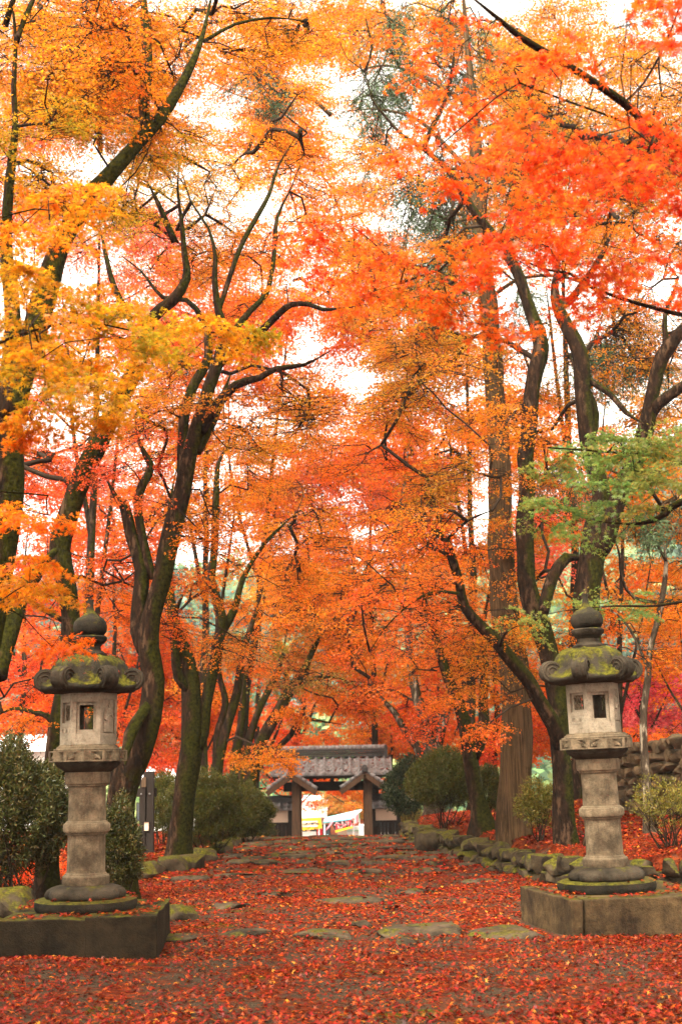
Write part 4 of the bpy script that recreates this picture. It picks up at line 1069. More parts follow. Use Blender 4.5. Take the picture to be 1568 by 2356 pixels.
Tree('maple_tree', 'mossy maple behind the left lantern, forking low and bending right', 'tree',
     [L(16.8, 16.2, (112, 1985, 52), (124, 1760, 46), (140, 1620, 44), (166, 1450, 42), (156, 1340, 44), (140, 1265, 46), (150, 1205, 50), (172, 1130, 50), (202, 1060, 46), (250, 960, 44), (282, 905, 40), (328, 820, 36), (350, 735, 34), (400, 692, 33), (430, 640, 30), (424, 588, 26), (416, 505, 22), (408, 440, 17), (412, 360, 10)),
      L(15.6, 16.4, (-5, 1560, 44), (12, 1470, 46), (36, 1380, 44), (80, 1318, 44), (128, 1266, 46)),
      L(16.2, 16, (402, 556, 18), (382, 510, 15), (364, 468, 12), (340, 420, 8)),
      L(16.6, 17, (170, 1440, 14), (120, 1415, 12), (70, 1385, 11), (20, 1360, 9)),
      L(16.7, 17, (140, 1690, 18), (112, 1650, 14), (80, 1640, 11), (30, 1630, 8), (-20, 1655, 6))],
     [(400, 450, 150, 110, 15, 19, 22, 'yel', .6), (290, 570, 150, 70, 16, 20, 12, 'pnk', .6), (120, 1000, 120, 110, 16, 20, 26, 'red', .6), (230, 930, 110, 90, 16, 19, 14, 'yor', .55), (420, 620, 90, 60, 16, 19, 8, 'yor', .55), (60, 1480, 90, 110, 16, 19, 20, 'red', .6), (240, 1330, 90, 110, 16, 19, 16, 'rdo', .6), (60, 1630, 100, 50, 16, 19, 8, 'rdo', .55)],
     'bark_moss', GR, seed=2)
Tree('maple_tree', 'tall twin stemmed maple right of the left lantern', 'tree',
     [L(16.4, 16.4, (272, 1960, 78), (288, 1820, 66), (318, 1725, 60), (343, 1650, 56), (350, 1565, 52), (336, 1493, 50), (345, 1418, 46), (370, 1343, 45), (386, 1268, 44), (405, 1193, 43), (424, 1124, 42), (440, 1039, 38), (460, 964, 34), (480, 889, 32), (501, 829, 28), (514, 764, 26), (500, 714, 24), (492, 639, 22), (495, 589, 19), (480, 525, 16), (440, 465, 13), (420, 400, 8)),
      L(16.4, 15.5, (503, 838, 22), (540, 808, 21), (576, 783, 20), (600, 764, 18), (645, 719, 16), (672, 699, 14), (710, 699, 12), (742, 711, 11), (780, 709, 9), (822, 704, 6)),
      L(16.4, 17, (506, 815, 20), (540, 759, 17), (575, 714, 16), (610, 679, 14), (622, 639, 12), (630, 589, 11), (638, 500, 10), (666, 440, 8), (690, 380, 5)),
      L(16.4, 17, (420, 1140, 26), (420, 964, 25), (450, 879, 24), (480, 824, 22), (470, 740, 16), (430, 690, 12), (375, 684, 12), (325, 624, 11), (280, 589, 9)),
      L(16.4, 16.6, (338, 1500, 40), (318, 1450, 36), (321, 1380, 34), (325, 1308, 32), (300, 1233, 28), (285, 1168, 26), (265, 1143, 20), (240, 1090, 12)),
      L(16.4, 16.6, (352, 1330, 18), (338, 1278, 20), (325, 1213, 20), (320, 1143, 20), (342, 1093, 18), (345, 1064, 16), (320, 1019, 13), (310, 960, 9)),
      L(16.4, 15.8, (462, 995, 24), (500, 929, 24), (545, 884, 20), (600, 869, 16), (636, 849, 14), (700, 839, 12), (758, 808, 8)),
      L(16.4, 17.4, (455, 1040, 20), (490, 970, 20), (510, 920, 16), (530, 860, 10)),
      L(16.4, 17, (501, 720, 14), (552, 575, 14), (596, 490, 13), (617, 450, 11), (640, 380, 8), (690, 300, 5)),
      L(16.4, 16.7, (300, 735, 16), (262, 660, 15), (246, 600, 12), (230, 520, 8)),
      L(16.4, 15.8, (355, 1600, 14), (330, 1640, 26), (300, 1690, 30), (285, 1760, 28))],
     [(560, 470, 190, 170, 15.5, 20, 34, 'yor', .6), (700, 660, 170, 110, 15, 19, 14, 'org', .55), (420, 930, 130, 110, 15, 19, 30, 'yor', .6), (620, 960, 130, 90, 16, 21, 26, 'yor', .65), (290, 1080, 90, 90, 15, 18, 18, 'red', .6), (470, 1180, 110, 90, 15, 19, 22, 'org', .6), (640, 260, 130, 110, 17, 21, 16, 'org', .6), (330, 1330, 110, 130, 17, 20, 16, 'rdo', .6), (600, 750, 110, 70, 16, 20, 10, 'org', .6), (420, 1010, 90, 90, 15.5, 18, 12, 'org', .55)],
     'bark', GR, seed=3)
Tree('maple_tree', 'pinkish mossy trunk standing alone beside the clipped bush left of the path', 'tree',
     [L(21.5, 21.5, (412, 1968, 58), (424, 1870, 50), (434, 1792, 49), (441, 1714, 48), (438, 1636, 46), (434, 1577, 44), (426, 1518, 36), (400, 1440, 32), (388, 1343, 26), (384, 1250, 20), (392, 1150, 14), (410, 1060, 8)),
      L(21.5, 22, (450, 1720, 34), (466, 1686, 30), (477, 1616, 27), (489, 1557, 26), (510, 1443, 26), (502, 1393, 24), (486, 1333, 20), (491, 1283, 18), (496, 1139, 16), (501, 1064, 14), (521, 1030, 11), (540, 960, 7)),
      L(21.5, 21, (438, 1590, 26), (410, 1560, 24), (402, 1500, 20), (398, 1420, 15), (430, 1350, 10)),
      L(21.8, 22.5, (512, 1450, 22), (540, 1400, 18), (560, 1330, 14), (610, 1250, 10), (680, 1180, 6))],
     [(480, 1400, 90, 90, 18.5, 21, 20, 'yor', .6), (530, 1480, 70, 70, 18.5, 20.5, 12, 'org', .6), (600, 1250, 170, 130, 21, 26, 44, 'org', .7), (560, 1060, 150, 100, 21, 25, 30, 'yor', .7), (400, 1150, 90, 120, 20, 24, 16, 'rdo', .65)],
     'bark_moss', GR, seed=4, flare=1.35)
Tree('maple_tree', 'slim dark maple forking into a V just behind the pink mossy trunk', 'tree',
     [L(27, 27, (484, 1850, 30), (496, 1770, 27), (506, 1725, 26), (527, 1655, 24), (547, 1596, 21), (560, 1500, 17), (590, 1400, 12), (620, 1300, 7)),
      L(27, 27, (498, 1760, 20), (500, 1690, 18), (520, 1620, 16), (505, 1540, 12), (520, 1440, 8))],
     [(560, 1480, 90, 90, 25, 29, 20, 'ogr', .75), (600, 1380, 110, 110, 26, 31, 26, 'org', .8), (480, 1620, 60, 60, 26, 29, 8, 'org', .7), (580, 1735, 75, 20, 24.5, 26.5, 11, 'yor', .5), (660, 1748, 22, 8, 24.5, 26, 4, 'org', .4)],
     'bark', GR, seed=5, K=8)
Tree('maple_tree', 'cluster of mossy trunks leaning right toward the gate at the far left end', 'tree',
     [L(31, 31, (570, 1860, 34), (580, 1760, 30), (612, 1680, 28), (660, 1600, 24), (700, 1540, 18), (740, 1460, 13), (790, 1400, 7)),
      L(31, 31, (540, 1860, 24), (542, 1760, 22), (556, 1650, 20), (560, 1560, 15), (600, 1450, 9)), L(31, 31, (556, 1860, 24), (560, 1770, 22), (590, 1650, 17), (640, 1540, 12), (660, 1450, 7)),
      L(31, 30, (640, 1720, 14), (670, 1690, 13), (690, 1655, 10), (740, 1660, 6), (790, 1668, 4)), L(31, 31, (668, 1590, 12), (720, 1560, 9), (780, 1560, 6), (820, 1580, 4))],
     [(660, 1530, 110, 90, 28, 33, 24, 'ogr', .85), (720, 1400, 150, 110, 29, 35, 46, 'org', .95), (620, 1640, 90, 50, 28, 31, 8, 'org', .7), (780, 1600, 80, 50, 30, 34, 10, 'org', .7), (640, 1300, 130, 90, 30, 35, 26, 'org', .95)],
     'bark_moss', GR, seed=6, K=8)
# --- right of the avenue
Tree('cedar_tree', 'straight cedar with furrowed reddish bark, the tallest trunk on the right', 'tree',
     [L(20.5, 20.5, (1184, 1902, 78), (1183, 1800, 73), (1180, 1713, 71), (1176, 1557, 66), (1167, 1440, 62), (1160, 1323, 58), (1149, 1093, 52), (1139, 950, 50), (1130, 889, 49), (1123, 714, 45), (1112, 560, 41), (1098, 400, 36), (1086, 250, 31), (1074, 120, 27), (1066, 0, 23), (1058, -120, 17)),
      L(20.5, 21.5, (1098, 420, 11), (1020, 330, 10), (950, 270, 8), (850, 250, 6), (760, 265, 4)), L(20.5, 19.5, (1120, 690, 10), (1200, 640, 9), (1310, 640, 7), (1420, 700, 5)),
      L(20.5, 21, (1086, 250, 10), (980, 180, 8), (880, 150, 6), (780, 180, 4)), L(20.5, 20, (1090, 300, 10), (1200, 270, 8), (1330, 260, 6)), L(20.5, 21.5, (1118, 650, 9), (1060, 590, 7), (980, 580, 5)),
      L(20.5, 19.5, (1140, 960, 9), (1250, 1010, 8), (1400, 1080, 6), (1540, 1150, 4))],
     [(830, 250, 80, 100, 19.5, 22.5, 16, 'ced', 1.05), (620, 170, 60, 50, 20, 23, 7, 'ced', 0.98), (1010, 420, 90, 90, 19.5, 22.5, 16, 'ced', 1.05), (1050, 570, 80, 90, 19.5, 22, 14, 'ced', 0.98), (1430, 760, 120, 70, 18.5, 21, 14, 'ced', 0.98), (1260, 680, 90, 70, 19.5, 22, 9, 'ced', 0.98), (1240, 300, 130, 100, 20, 22, 12, 'ced', 0.98), (1530, 1170, 50, 50, 18, 20, 6, 'ced', 0.70), (1300, 1080, 50, 60, 19.5, 21, 6, 'ced', 0.70), (1000, 90, 120, 100, 20, 22, 12, 'ced', 0.98)],
     'cedar', None, size=.1, K=4, dens=1.1, leafmat='evergreen', tpl=TPL_CED, kind='cedar', seed=7, flare=1.08)
Tree('maple_tree', 'many limbed maple behind the right lantern, one low limb leaning far left', 'tree',
     [L(18.5, 18.5, (1300, 1905, 50), (1296, 1800, 46), (1290, 1690, 47), (1280, 1610, 46), (1263, 1518, 48), (1234, 1433, 46), (1210, 1343, 43), (1206, 1243, 40), (1214, 1143, 38), (1212, 1060, 37), (1214, 1039, 37), (1224, 889, 38), (1240, 799, 38), (1224, 739, 33), (1208, 685, 30), (1184, 614, 27), (1136, 540, 24), (1084, 475, 22), (1034, 395, 18), (974, 343, 16), (924, 310, 14), (884, 265, 13), (854, 225, 11), (838, 165, 9), (799, 135, 7), (782, 96, 5)),
      L(18.4, 16.2, (1288, 1715, 40), (1273, 1668, 36), (1234, 1608, 34), (1209, 1563, 33), (1174, 1523, 31), (1144, 1483, 29), (1104, 1438, 26), (1069, 1393, 24), (1059, 1343, 22), (1039, 1278, 21), (1022, 1241, 18), (984, 1213, 14), (949, 1183, 11), (922, 1166, 7), (880, 1140, 4)),
      L(18.5, 18.5, (974, 342, 13), (994, 290, 12), (1019, 240, 11), (1039, 160, 9), (1046, 90, 6)),
      L(16.4, 16, (1030, 1240, 9), (1060, 1210, 7), (1090, 1190, 6), (1130, 1175, 4)), L(16.8, 15.8, (1055, 1366, 8), (1000, 1362, 7), (950, 1385, 5), (890, 1440, 4), (850, 1500, 3)),
      L(17.2, 16.8, (1150, 1486, 9), (1162, 1456, 6), (1190, 1440, 4)), L(18.5, 18.6, (838, 165, 7), (855, 110, 6), (840, 40, 4))],
     [(1000, 1290, 180, 140, 15, 18.5, 50, 'rdo', .62), (900, 1420, 90, 100, 15, 17.5, 22, 'rdo', .6), (1060, 1150, 130, 90, 15.5, 19, 26, 'brn', .62), (1040, 940, 170, 110, 16, 20, 44, 'yor', .65), (980, 760, 130, 110, 17, 20, 26, 'brn', .65), (1150, 1490, 140, 110, 17, 19.5, 30, 'yor', .6), (1120, 480, 150, 120, 17.5, 21, 26, 'brn', .65), (900, 340, 90, 90, 18, 21, 10, 'yor', .6), (1120, 1640, 90, 60, 16.5, 18, 8, 'rdo', .45), (880, 1230, 100, 90, 15, 18, 20, 'org', .62), (1180, 900, 80, 90, 16.5, 18, 12, 'org', .6), (1000, 620, 120, 70, 18, 21, 14, 'brn', .65), (820, 1060, 80, 60, 17, 20, 8, 'rdo', .6)],
     'bark', GR, seed=8, flare=1.25)
Tree('maple_tree', 'stout forked mossy maple right of the cedar, bole hidden by the right lantern', 'tree',
     [L(17.8, 17.8, (1372, 1900, 52), (1362, 1640, 52), (1358, 1400, 62), (1360, 1333, 60), (1369, 1243, 60), (1374, 1190, 52), (1378, 1139, 44), (1362, 1075, 40), (1349, 1014, 39), (1339, 914, 38), (1338, 814, 38), (1310, 754, 36), (1286, 704, 33), (1276, 660, 26), (1284, 600, 18), (1300, 500, 12), (1310, 400, 7)),
      L(17.8, 17, (1374, 1270, 44), (1394, 1240, 42), (1410, 1168, 42), (1430, 1115, 40), (1459, 1058, 38), (1484, 989, 37), (1504, 899, 34), (1524, 824, 31), (1568, 764, 28), (1620, 700, 22), (1690, 620, 14)),
      L(17.4, 16.8, (1492, 965, 28), (1512, 932, 27), (1568, 892, 25), (1640, 850, 18), (1720, 790, 10)),
      L(17.3, 17.3, (1528, 815, 16), (1530, 770, 14), (1529, 724, 12), (1560, 640, 8)),
      L(17.8, 18.2, (1250, 1410, 24), (1254, 1385, 28), (1270, 1330, 30), (1306, 1284, 28), (1340, 1288, 30)),
      L(17.8, 17.8, (1290, 705, 18), (1310, 690, 20), (1340, 650, 17), (1380, 590, 12), (1420, 500, 7)),
      L(17.8, 17, (1345, 870, 16), (1400, 905, 15), (1440, 950, 13), (1480, 975, 10)),
      L(17.8, 18.4, (1345, 1040, 20), (1366, 980, 22), (1362, 930, 18), (1330, 860, 13), (1300, 800, 8))],
     [(1250, 850, 130, 140, 18.5, 21, 28, 'brn', .65), (1450, 850, 150, 150, 17, 21, 36, 'brn', .62), (1330, 400, 230, 180, 18, 22, 56, 'brn', .7), (1450, 600, 140, 120, 17, 20, 26, 'org', .65), (1480, 1270, 110, 110, 18, 21, 22, 'yor', .6), (1420, 1480, 110, 80, 18, 21, 18, 'org', .6), (1230, 1300, 90, 120, 18.5, 21, 14, 'yor', .6), (1520, 250, 120, 140, 17, 20, 24, 'brn', .65), (1150, 200, 140, 140, 18, 22, 24, 'brn', .65), (1180, 1050, 60, 90, 18, 20, 8, 'yor', .55)],
     'bark', GR, seed=9, flare=1.2)
Tree('maple_tree', 'dark mossy maple forking into a Y in front of the cedar', 'tree',
     [L(22.6, 22.6, (1108, 1900, 46), (1100, 1850, 34), (1094, 1811, 33), (1084, 1735, 36), (1072, 1674, 30), (1056, 1616, 27), (1029, 1557, 24), (1013, 1507, 21), (1001, 1468, 18), (980, 1390, 13), (950, 1300, 8)),
      L(22.6, 22.8, (1088, 1745, 30), (1108, 1700, 29), (1113, 1660, 26), (1112, 1596, 22), (1118, 1530, 16), (1110, 1440, 11), (1130, 1350, 6))],
     [(1070, 1530, 110, 90, 21, 24.5, 30, 'yor', .7), (960, 1400, 110, 110, 22, 26, 26, 'rdo', .75), (1050, 1640, 60, 40, 21, 23, 6, 'rdo', .6), (1120, 1360, 90, 90, 22, 25, 16, 'org', .7)],
     'bark_moss', GR, seed=10, flare=1.6)
Tree('maple_tree', 'pale barked maple leaning left over the shrubs right of the gate', 'tree',
     [L(32, 32, (992, 1830, 46), (990, 1760, 36), (985, 1690, 28), (960, 1600, 22), (938, 1480, 18), (930, 1300, 15), (920, 1200, 13), (930, 1110, 11), (936, 1050, 8), (950, 960, 5)),
      L(32, 31, (978, 1775, 22), (962, 1728, 20), (930, 1684, 17), (909, 1643, 14), (876, 1606, 9), (850, 1560, 5)), L(32, 32.5, (1000, 1760, 24), (1010, 1690, 22), (1030, 1620, 16), (1040, 1540, 10)),
      L(32, 31.5, (945, 1690, 10), (955, 1668, 9), (1000, 1650, 7), (1050, 1640, 4))],
     [(900, 1540, 110, 90, 29, 33, 30, 'rdo', .85), (990, 1600, 80, 90, 30, 34, 20, 'red', .8), (860, 1370, 110, 120, 30, 36, 34, 'org', .95), (930, 1180, 110, 110, 31, 36, 24, 'rdo', .95), (840, 1640, 60, 40, 30, 33, 6, 'rdo', .7), (780, 1480, 90, 60, 31, 36, 14, 'org', .9)],
     'bark_pale', GR, seed=11, K=8)
Tree('slender_tree', 'slender lichen speckled young tree rising before the rubble terrace wall', 'tree',
     [L(18.8, 18.6, (1492, 1868, 26), (1488, 1790, 20), (1482, 1714, 18), (1481, 1635, 17), (1490, 1557, 16), (1494, 1499, 15), (1513, 1421, 14), (1525, 1354, 12), (1531, 1300, 11), (1528, 1265, 10), (1545, 1235, 8), (1560, 1190, 5)),
      L(18.6, 18.2, (1530, 1290, 8), (1516, 1262, 7), (1490, 1225, 6), (1450, 1190, 4)), L(18.6, 18, (1509, 1386, 8), (1459, 1376, 9), (1430, 1335, 8), (1424, 1278, 7), (1410, 1230, 4)),
      L(18.7, 18.9, (1487, 1540, 7), (1478, 1510, 7), (1450, 1450, 6), (1420, 1415, 5), (1390, 1400, 3)), L(18.6, 18.9, (1515, 1385, 7), (1545, 1382, 7), (1552, 1395, 6), (1568, 1430, 4))],
     [(1500, 1330, 90, 90, 17.5, 19.5, 10, 'yor', .5), (1420, 1380, 60, 60, 17.5, 19, 5, 'org', .45), (1550, 1420, 40, 60, 18, 20, 4, 'org', .45)],
     'bark_pale', None, seed=12, flare=1.3)
# --- overhanging foreground maples: their trunks stand just outside the picture
Tree('maple_tree', 'overhanging red maple with a bare branch slanting across the upper right corner', 'tree',
     [L(7.2, 7.2, (2010, 2700, 120), (1985, 2000, 96), (1930, 1400, 82), (1850, 1000, 70), (1790, 700, 52), (1740, 480, 40), (1700, 300, 26), (1690, 100, 14)),
      L(7.2, 6.6, (1760, 560, 34), (1640, 410, 26), (1568, 350, 23), (1494, 290, 22), (1434, 236, 21), (1384, 200, 20), (1324, 160, 19), (1259, 120, 18), (1199, 84, 17), (1144, 40, 15), (1094, 0, 13), (1040, -40, 9)),
      L(7.2, 7.6, (1800, 760, 20), (1680, 745, 14), (1568, 724, 11), (1509, 709, 10), (1434, 688, 9), (1359, 659, 8), (1309, 629, 7), (1249, 619, 7), (1184, 588, 5), (1110, 560, 4)),
      L(7.2, 6.6, (1690, 400, 12), (1568, 335, 8), (1409, 270, 6), (1284, 225, 5), (1194, 190, 4)), L(7, 7, (1434, 236, 7), (1480, 190, 6), (1530, 100, 6), (1560, 20, 5))],
     [(1330, 590, 260, 80, 6, 7.8, 30, 'ovr', .44), (1480, 480, 140, 120, 6, 8, 22, 'ovr', .47), (1330, 250, 240, 140, 5.2, 7.4, 30, 'ovr', .44), (920, 570, 190, 60, 7.2, 8.8, 24, 'ovr', .45), (1010, 690, 150, 50, 7.4, 8.8, 14, 'ovr', .44), (1010, 170, 140, 120, 6.6, 9, 18, 'ovr', .48), (1480, 60, 120, 60, 4.8, 6.5, 10, 'ovr', .40), (1120, 330, 130, 70, 6.5, 8.5, 12, 'ovr', .45), (1540, 650, 80, 60, 6.5, 8, 10, 'ovr', .44), (1200, 430, 120, 60, 7, 8.5, 10, 'ovr', .45)],
     'bark', 'overhanging maples', size=.066, K=4, gap=True, seed=13, rfac=.5, clear=False, dens=.25)
Tree('maple_tree', 'overhanging green maple reaching in from the right above the right lantern', 'tree',
     [L(9.8, 9.8, (2060, 2330, 90), (2040, 1900, 74), (1980, 1500, 60), (1860, 1240, 44), (1800, 1050, 26), (1780, 900, 14)),
      L(9.8, 9.8, (1850, 1220, 28), (1700, 1140, 20), (1568, 1154, 17), (1530, 1182, 15), (1498, 1198, 12), (1450, 1206, 8), (1380, 1200, 5)), L(9.8, 9.6, (1700, 1140, 12), (1560, 1060, 8), (1400, 1040, 6), (1260, 1030, 4)),
      L(9.8, 14, (1860, 1250, 14), (1700, 1340, 9), (1540, 1390, 7), (1400, 1395, 4), (1300, 1405, 3))],
     [(1340, 1055, 170, 40, 9.2, 10.4, 20, 'grn', .36), (1300, 1185, 110, 40, 9.4, 10.6, 10, 'grn', .34), (1500, 1050, 110, 50, 9, 10.4, 12, 'grn', .36), (1390, 1385, 110, 26, 13.6, 14.6, 10, 'grn', .4), (1240, 1410, 60, 30, 13.6, 14.4, 4, 'grn', .36), (1440, 1150, 80, 50, 9, 10, 6, 'grn', .34)],
     'bark', 'overhanging maples', size=.058, K=4, gap=False, seed=14, rfac=.5, clear=False, dens=.55)
Tree('maple_tree', 'overhanging yellow maple reaching in from the left frame edge', 'tree',
     [L(8.2, 8.2, (-470, 2500, 100), (-450, 1900, 84), (-400, 1400, 68), (-330, 1000, 52), (-300, 700, 34), (-290, 450, 16)),
      L(8.2, 8.0, (-320, 960, 24), (-150, 880, 14), (-20, 800, 9), (60, 765, 7), (180, 740, 5), (300, 760, 3)), L(8.2, 9.6, (-400, 1420, 20), (-200, 1330, 12), (-40, 1370, 8), (20, 1400, 5), (60, 1425, 3)),
      L(8.2, 8.4, (-300, 640, 16), (-120, 540, 9), (0, 500, 6), (80, 480, 4)), L(8.2, 9.4, (-350, 1110, 16), (-150, 1120, 9), (0, 1130, 6), (110, 1140, 4)), L(8.6, 9.2, (180, 740, 5), (330, 790, 5), (420, 760, 4), (520, 770, 3))],
     [(150, 800, 170, 110, 7, 8.8, 40, 'yel', .36), (440, 775, 120, 34, 8.4, 9.6, 12, 'yel', .34), (60, 660, 80, 60, 7.5, 9, 10, 'yel', .34), (60, 480, 110, 80, 7.6, 9.4, 14, 'yor', .36), (90, 1170, 110, 40, 8.6, 10, 7, 'org', .34), (40, 1330, 80, 50, 8.8, 10, 9, 'yor', .34), (120, 1490, 50, 50, 9.8, 10.8, 4, 'rdo', .3), (230, 920, 90, 50, 8, 9, 8, 'yel', .34), (40, 960, 60, 60, 8, 9, 6, 'yor', .34)],
     'bark', 'overhanging maples', size=.062, K=4, gap=True, seed=15, rfac=.5, clear=False, dens=.62)
# --- background trees
def back_tree(lab, x, yb, Y, lean, h, pads, bark='bark_dark', seed=20, size=.066, w=22, group='far maples behind the avenue'):
    w = w * .8; pts = [(x + lean * t + rng.uniform(-6, 6), yb - h * t, w * (1 - .8 * t)) for t in np.linspace(0, 1, 6)]
    f1 = [(pts[2][0], pts[2][1], w * .5), (pts[2][0] - 40 - lean * .2, pts[2][1] - h * .2, w * .35), (pts[2][0] - 70, pts[2][1] - h * .42, w * .15)]
    f2 = [(pts[1][0], pts[1][1], w * .5), (pts[1][0] + 45, pts[1][1] - h * .22, w * .35), (pts[1][0] + 80, pts[1][1] - h * .45, w * .15)]
    Tree('maple_tree', lab, 'tree', [L(Y, Y, *pts), L(Y, Y + .5, *f1), L(Y, Y - .5, *f2)], pads, bark, group, size=size, K=7, seed=seed, dens=1.35, rfac=.5)
back_tree('far scarlet maple left of the avenue beyond the big bush', 40, 1850, 30, 30, 700, [(60, 1480, 130, 160, 27, 33, 44, 'red', 1.0), (180, 1600, 110, 90, 27, 33, 20, 'rdo', .95), (60, 1200, 120, 130, 28, 34, 26, 'red', 1.0), (100, 1650, 140, 40, 27, 31, 12, 'rdo', .8)], seed=21)
back_tree('far orange maple seen between the left lantern and the twin stemmed maple', 250, 1850, 36, 20, 640, [(260, 1480, 100, 150, 34, 40, 34, 'rdo', 1.15), (240, 1250, 110, 120, 34, 40, 26, 'rdo', 1.15), (400, 1560, 90, 110, 34, 40, 22, 'rdo', 1.1), (330, 1690, 90, 70, 34, 38, 14, 'red', 1.0), (240, 1080, 110, 90, 35, 40, 18, 'pnk', 1.2)], seed=22)
back_tree('far crimson maple left of the gate roof', 590, 1870, 46, 10, 420, [(600, 1690, 90, 80, 44, 50, 22, 'red', 1.2), (660, 1780, 70, 50, 44, 48, 12, 'red', 1.1), (500, 1690, 70, 80, 44, 50, 14, 'rdo', 1.2), (690, 1690, 60, 40, 45, 50, 8, 'rdo', 1.1), (430, 1740, 60, 50, 44, 48, 9, 'pnk', 1.1)], seed=23)
back_tree('far pink crowned maple high in the middle of the view', 860, 1800, 44, -10, 800, [(830, 1040, 140, 80, 42, 50, 44, 'cor', 1.5), (800, 1180, 180, 110, 40, 47, 52, 'cor', 1.45), (960, 1100, 110, 110, 42, 48, 28, 'cor', 1.4), (690, 1090, 130, 90, 41, 48, 34, 'yor', 1.45)], seed=24)
back_tree('far orange maple closing the vista above the gate', 668, 1830, 50, 80, 520, [(760, 1340, 140, 120, 44, 54, 50, 'yor', 1.5), (720, 1500, 110, 80, 46, 54, 22, 'yor', 1.4), (840, 1500, 90, 60, 46, 54, 16, 'yor', 1.3), (790, 1600, 80, 30, 46, 52, 6, 'rdo', 1.1)], seed=25)
back_tree('red maple hanging low behind the gate opening', 640, 1910, 55, 60, 170, [(730, 1806, 90, 14, 52, 57, 16, 'rdo', .6), (800, 1822, 50, 14, 53, 58, 8, 'org', .6), (880, 1815, 40, 30, 53, 58, 8, 'rdo', .8)], seed=26, w=12)
back_tree('sparse olive brown tree behind the red lettered stall', 800, 1905, 72, 10, 120, [(790, 1848, 55, 26, 69, 76, 26, 'ogr', 1.0), (830, 1840, 40, 26, 69, 75, 14, 'brn', 1.0)], seed=27, w=8)
back_tree('far yellow maple right of the gate ridge', 905, 1860, 46, -10, 240, [(890, 1700, 70, 40, 44, 48, 18, 'yor', 1.0), (850, 1660, 60, 40, 45, 50, 10, 'org', 1.1), (960, 1680, 70, 60, 44, 48, 14, 'rdo', 1.1)], seed=28, w=14)
back_tree('far magenta maple at the right beyond the speckled slender tree', 1470, 1800, 30, 10, 360, [(1480, 1600, 110, 70, 28, 33, 40, 'mag', .9), (1420, 1680, 70, 50, 28, 32, 16, 'mag', .85), (1540, 1690, 70, 40, 28, 31, 14, 'mag', .85)], seed=29, w=18)
back_tree('far salmon maple at the right edge above the terrace wall', 1580, 1760, 26, -10, 300, [(1545, 1690, 70, 32, 24.5, 27, 16, 'rdo', .6), (1560, 1480, 70, 110, 25, 29, 20, 'org', .8)], seed=30, w=16)
back_tree('far red maple between the cedar and the Y shaped maple', 1140, 1840, 34, 0, 520, [(1140, 1690, 80, 70, 32, 37, 20, 'red', 1.0), (1230, 1620, 80, 120, 30, 36, 26, 'rdo', 1.0), (1130, 1500, 110, 110, 32, 38, 28, 'org', 1.05), (1060, 1690, 60, 50, 32, 36, 10, 'rdo', .9)], seed=31)
back_tree('far orange maple behind the stout forked trunk at the right', 1420, 1830, 27, 20, 900, [(1430, 1400, 140, 130, 25, 31, 34, 'yor', .95), (1400, 1150, 150, 140, 25, 31, 34, 'yor', .95), (1300, 1000, 110, 110, 25, 31, 20, 'org', .95), (1290, 1230, 100, 110, 25, 30, 20, 'pnk', .95), (1490, 950, 120, 120, 24, 30, 22, 'brn', .95)], seed=32)
back_tree('far rusty maple filling the top right behind the cedar', 1330, 1830, 30, -40, 1500, [(1230, 480, 200, 180, 27, 34, 44, 'brn', 1.1), (1440, 330, 180, 200, 27, 33, 44, 'brn', 1.1), (1120, 180, 160, 140, 28, 34, 26, 'brn', 1.1), (1350, 100, 200, 100, 27, 33, 34, 'brn', 1.1), (880, 40, 150, 60, 27, 33, 22, 'brn', 1.0), (760, 90, 110, 60, 27, 33, 10, 'org', 1.0)], seed=33, w=34)
back_tree('far orange maple filling the upper left behind the leaning limb', 200, 1850, 24, 30, 1500, [(140, 160, 190, 170, 22, 28, 44, 'org', .95), (350, 180, 160, 150, 22, 28, 30, 'org', .95), (60, 450, 110, 130, 21, 26, 20, 'red', .9), (250, 500, 130, 90, 22, 27, 18, 'pnk', .9), (560, 250, 130, 120, 23, 28, 18, 'org', .9), (600, 90, 150, 80, 23, 28, 22, 'org', .95)], seed=34, w=34)
back_tree('far coral maple behind the twin stemmed maple at mid height', 470, 1840, 34, 0, 1100, [(560, 760, 170, 110, 31, 37, 24, 'cor', 1.2), (420, 800, 130, 150, 31, 37, 30, 'cor', 1.2), (500, 960, 150, 110, 31, 37, 34, 'org', 1.2), (380, 640, 120, 100, 31, 36, 18, 'cor', 1.15), (640, 900, 120, 70, 32, 38, 16, 'org', 1.2), (520, 1130, 150, 110, 31, 37, 30, 'org', 1.2), (180, 780, 130, 110, 30, 35, 22, 'rdo', 1.15), (720, 720, 110, 60, 33, 38, 10, 'rdo', 1.1)], seed=35, w=28)
back_tree('far amber maple behind the cedar at mid height', 1090, 1830, 30, -20, 1150, [(1030, 850, 150, 120, 28, 33, 34, 'brn', 1.05), (980, 1010, 160, 100, 28, 34, 34, 'org', 1.05), (1000, 700, 120, 90, 28, 33, 20, 'brn', 1.05), (1160, 1000, 90, 120, 28, 32, 18, 'org', 1.0), (1080, 1330, 140, 130, 28, 33, 32, 'yor', 1.05)], seed=36, w=28)
back_tree('far thin leaved orange maple whose top closes the middle of the sky', 545, 1850, 38, 130, 1250, [(740, 560, 150, 170, 33, 40, 40, 'org', 1.15), (700, 760, 190, 120, 33, 40, 36, 'org', 1.15), (840, 820, 120, 120, 34, 40, 22, 'rdo', 1.1), (720, 330, 170, 130, 33, 39, 26, 'org', 1.1), (860, 640, 110, 120, 34, 40, 20, 'brn', 1.1), (640, 620, 100, 100, 33, 38, 16, 'rdo', 1.1)], seed=37, w=22)
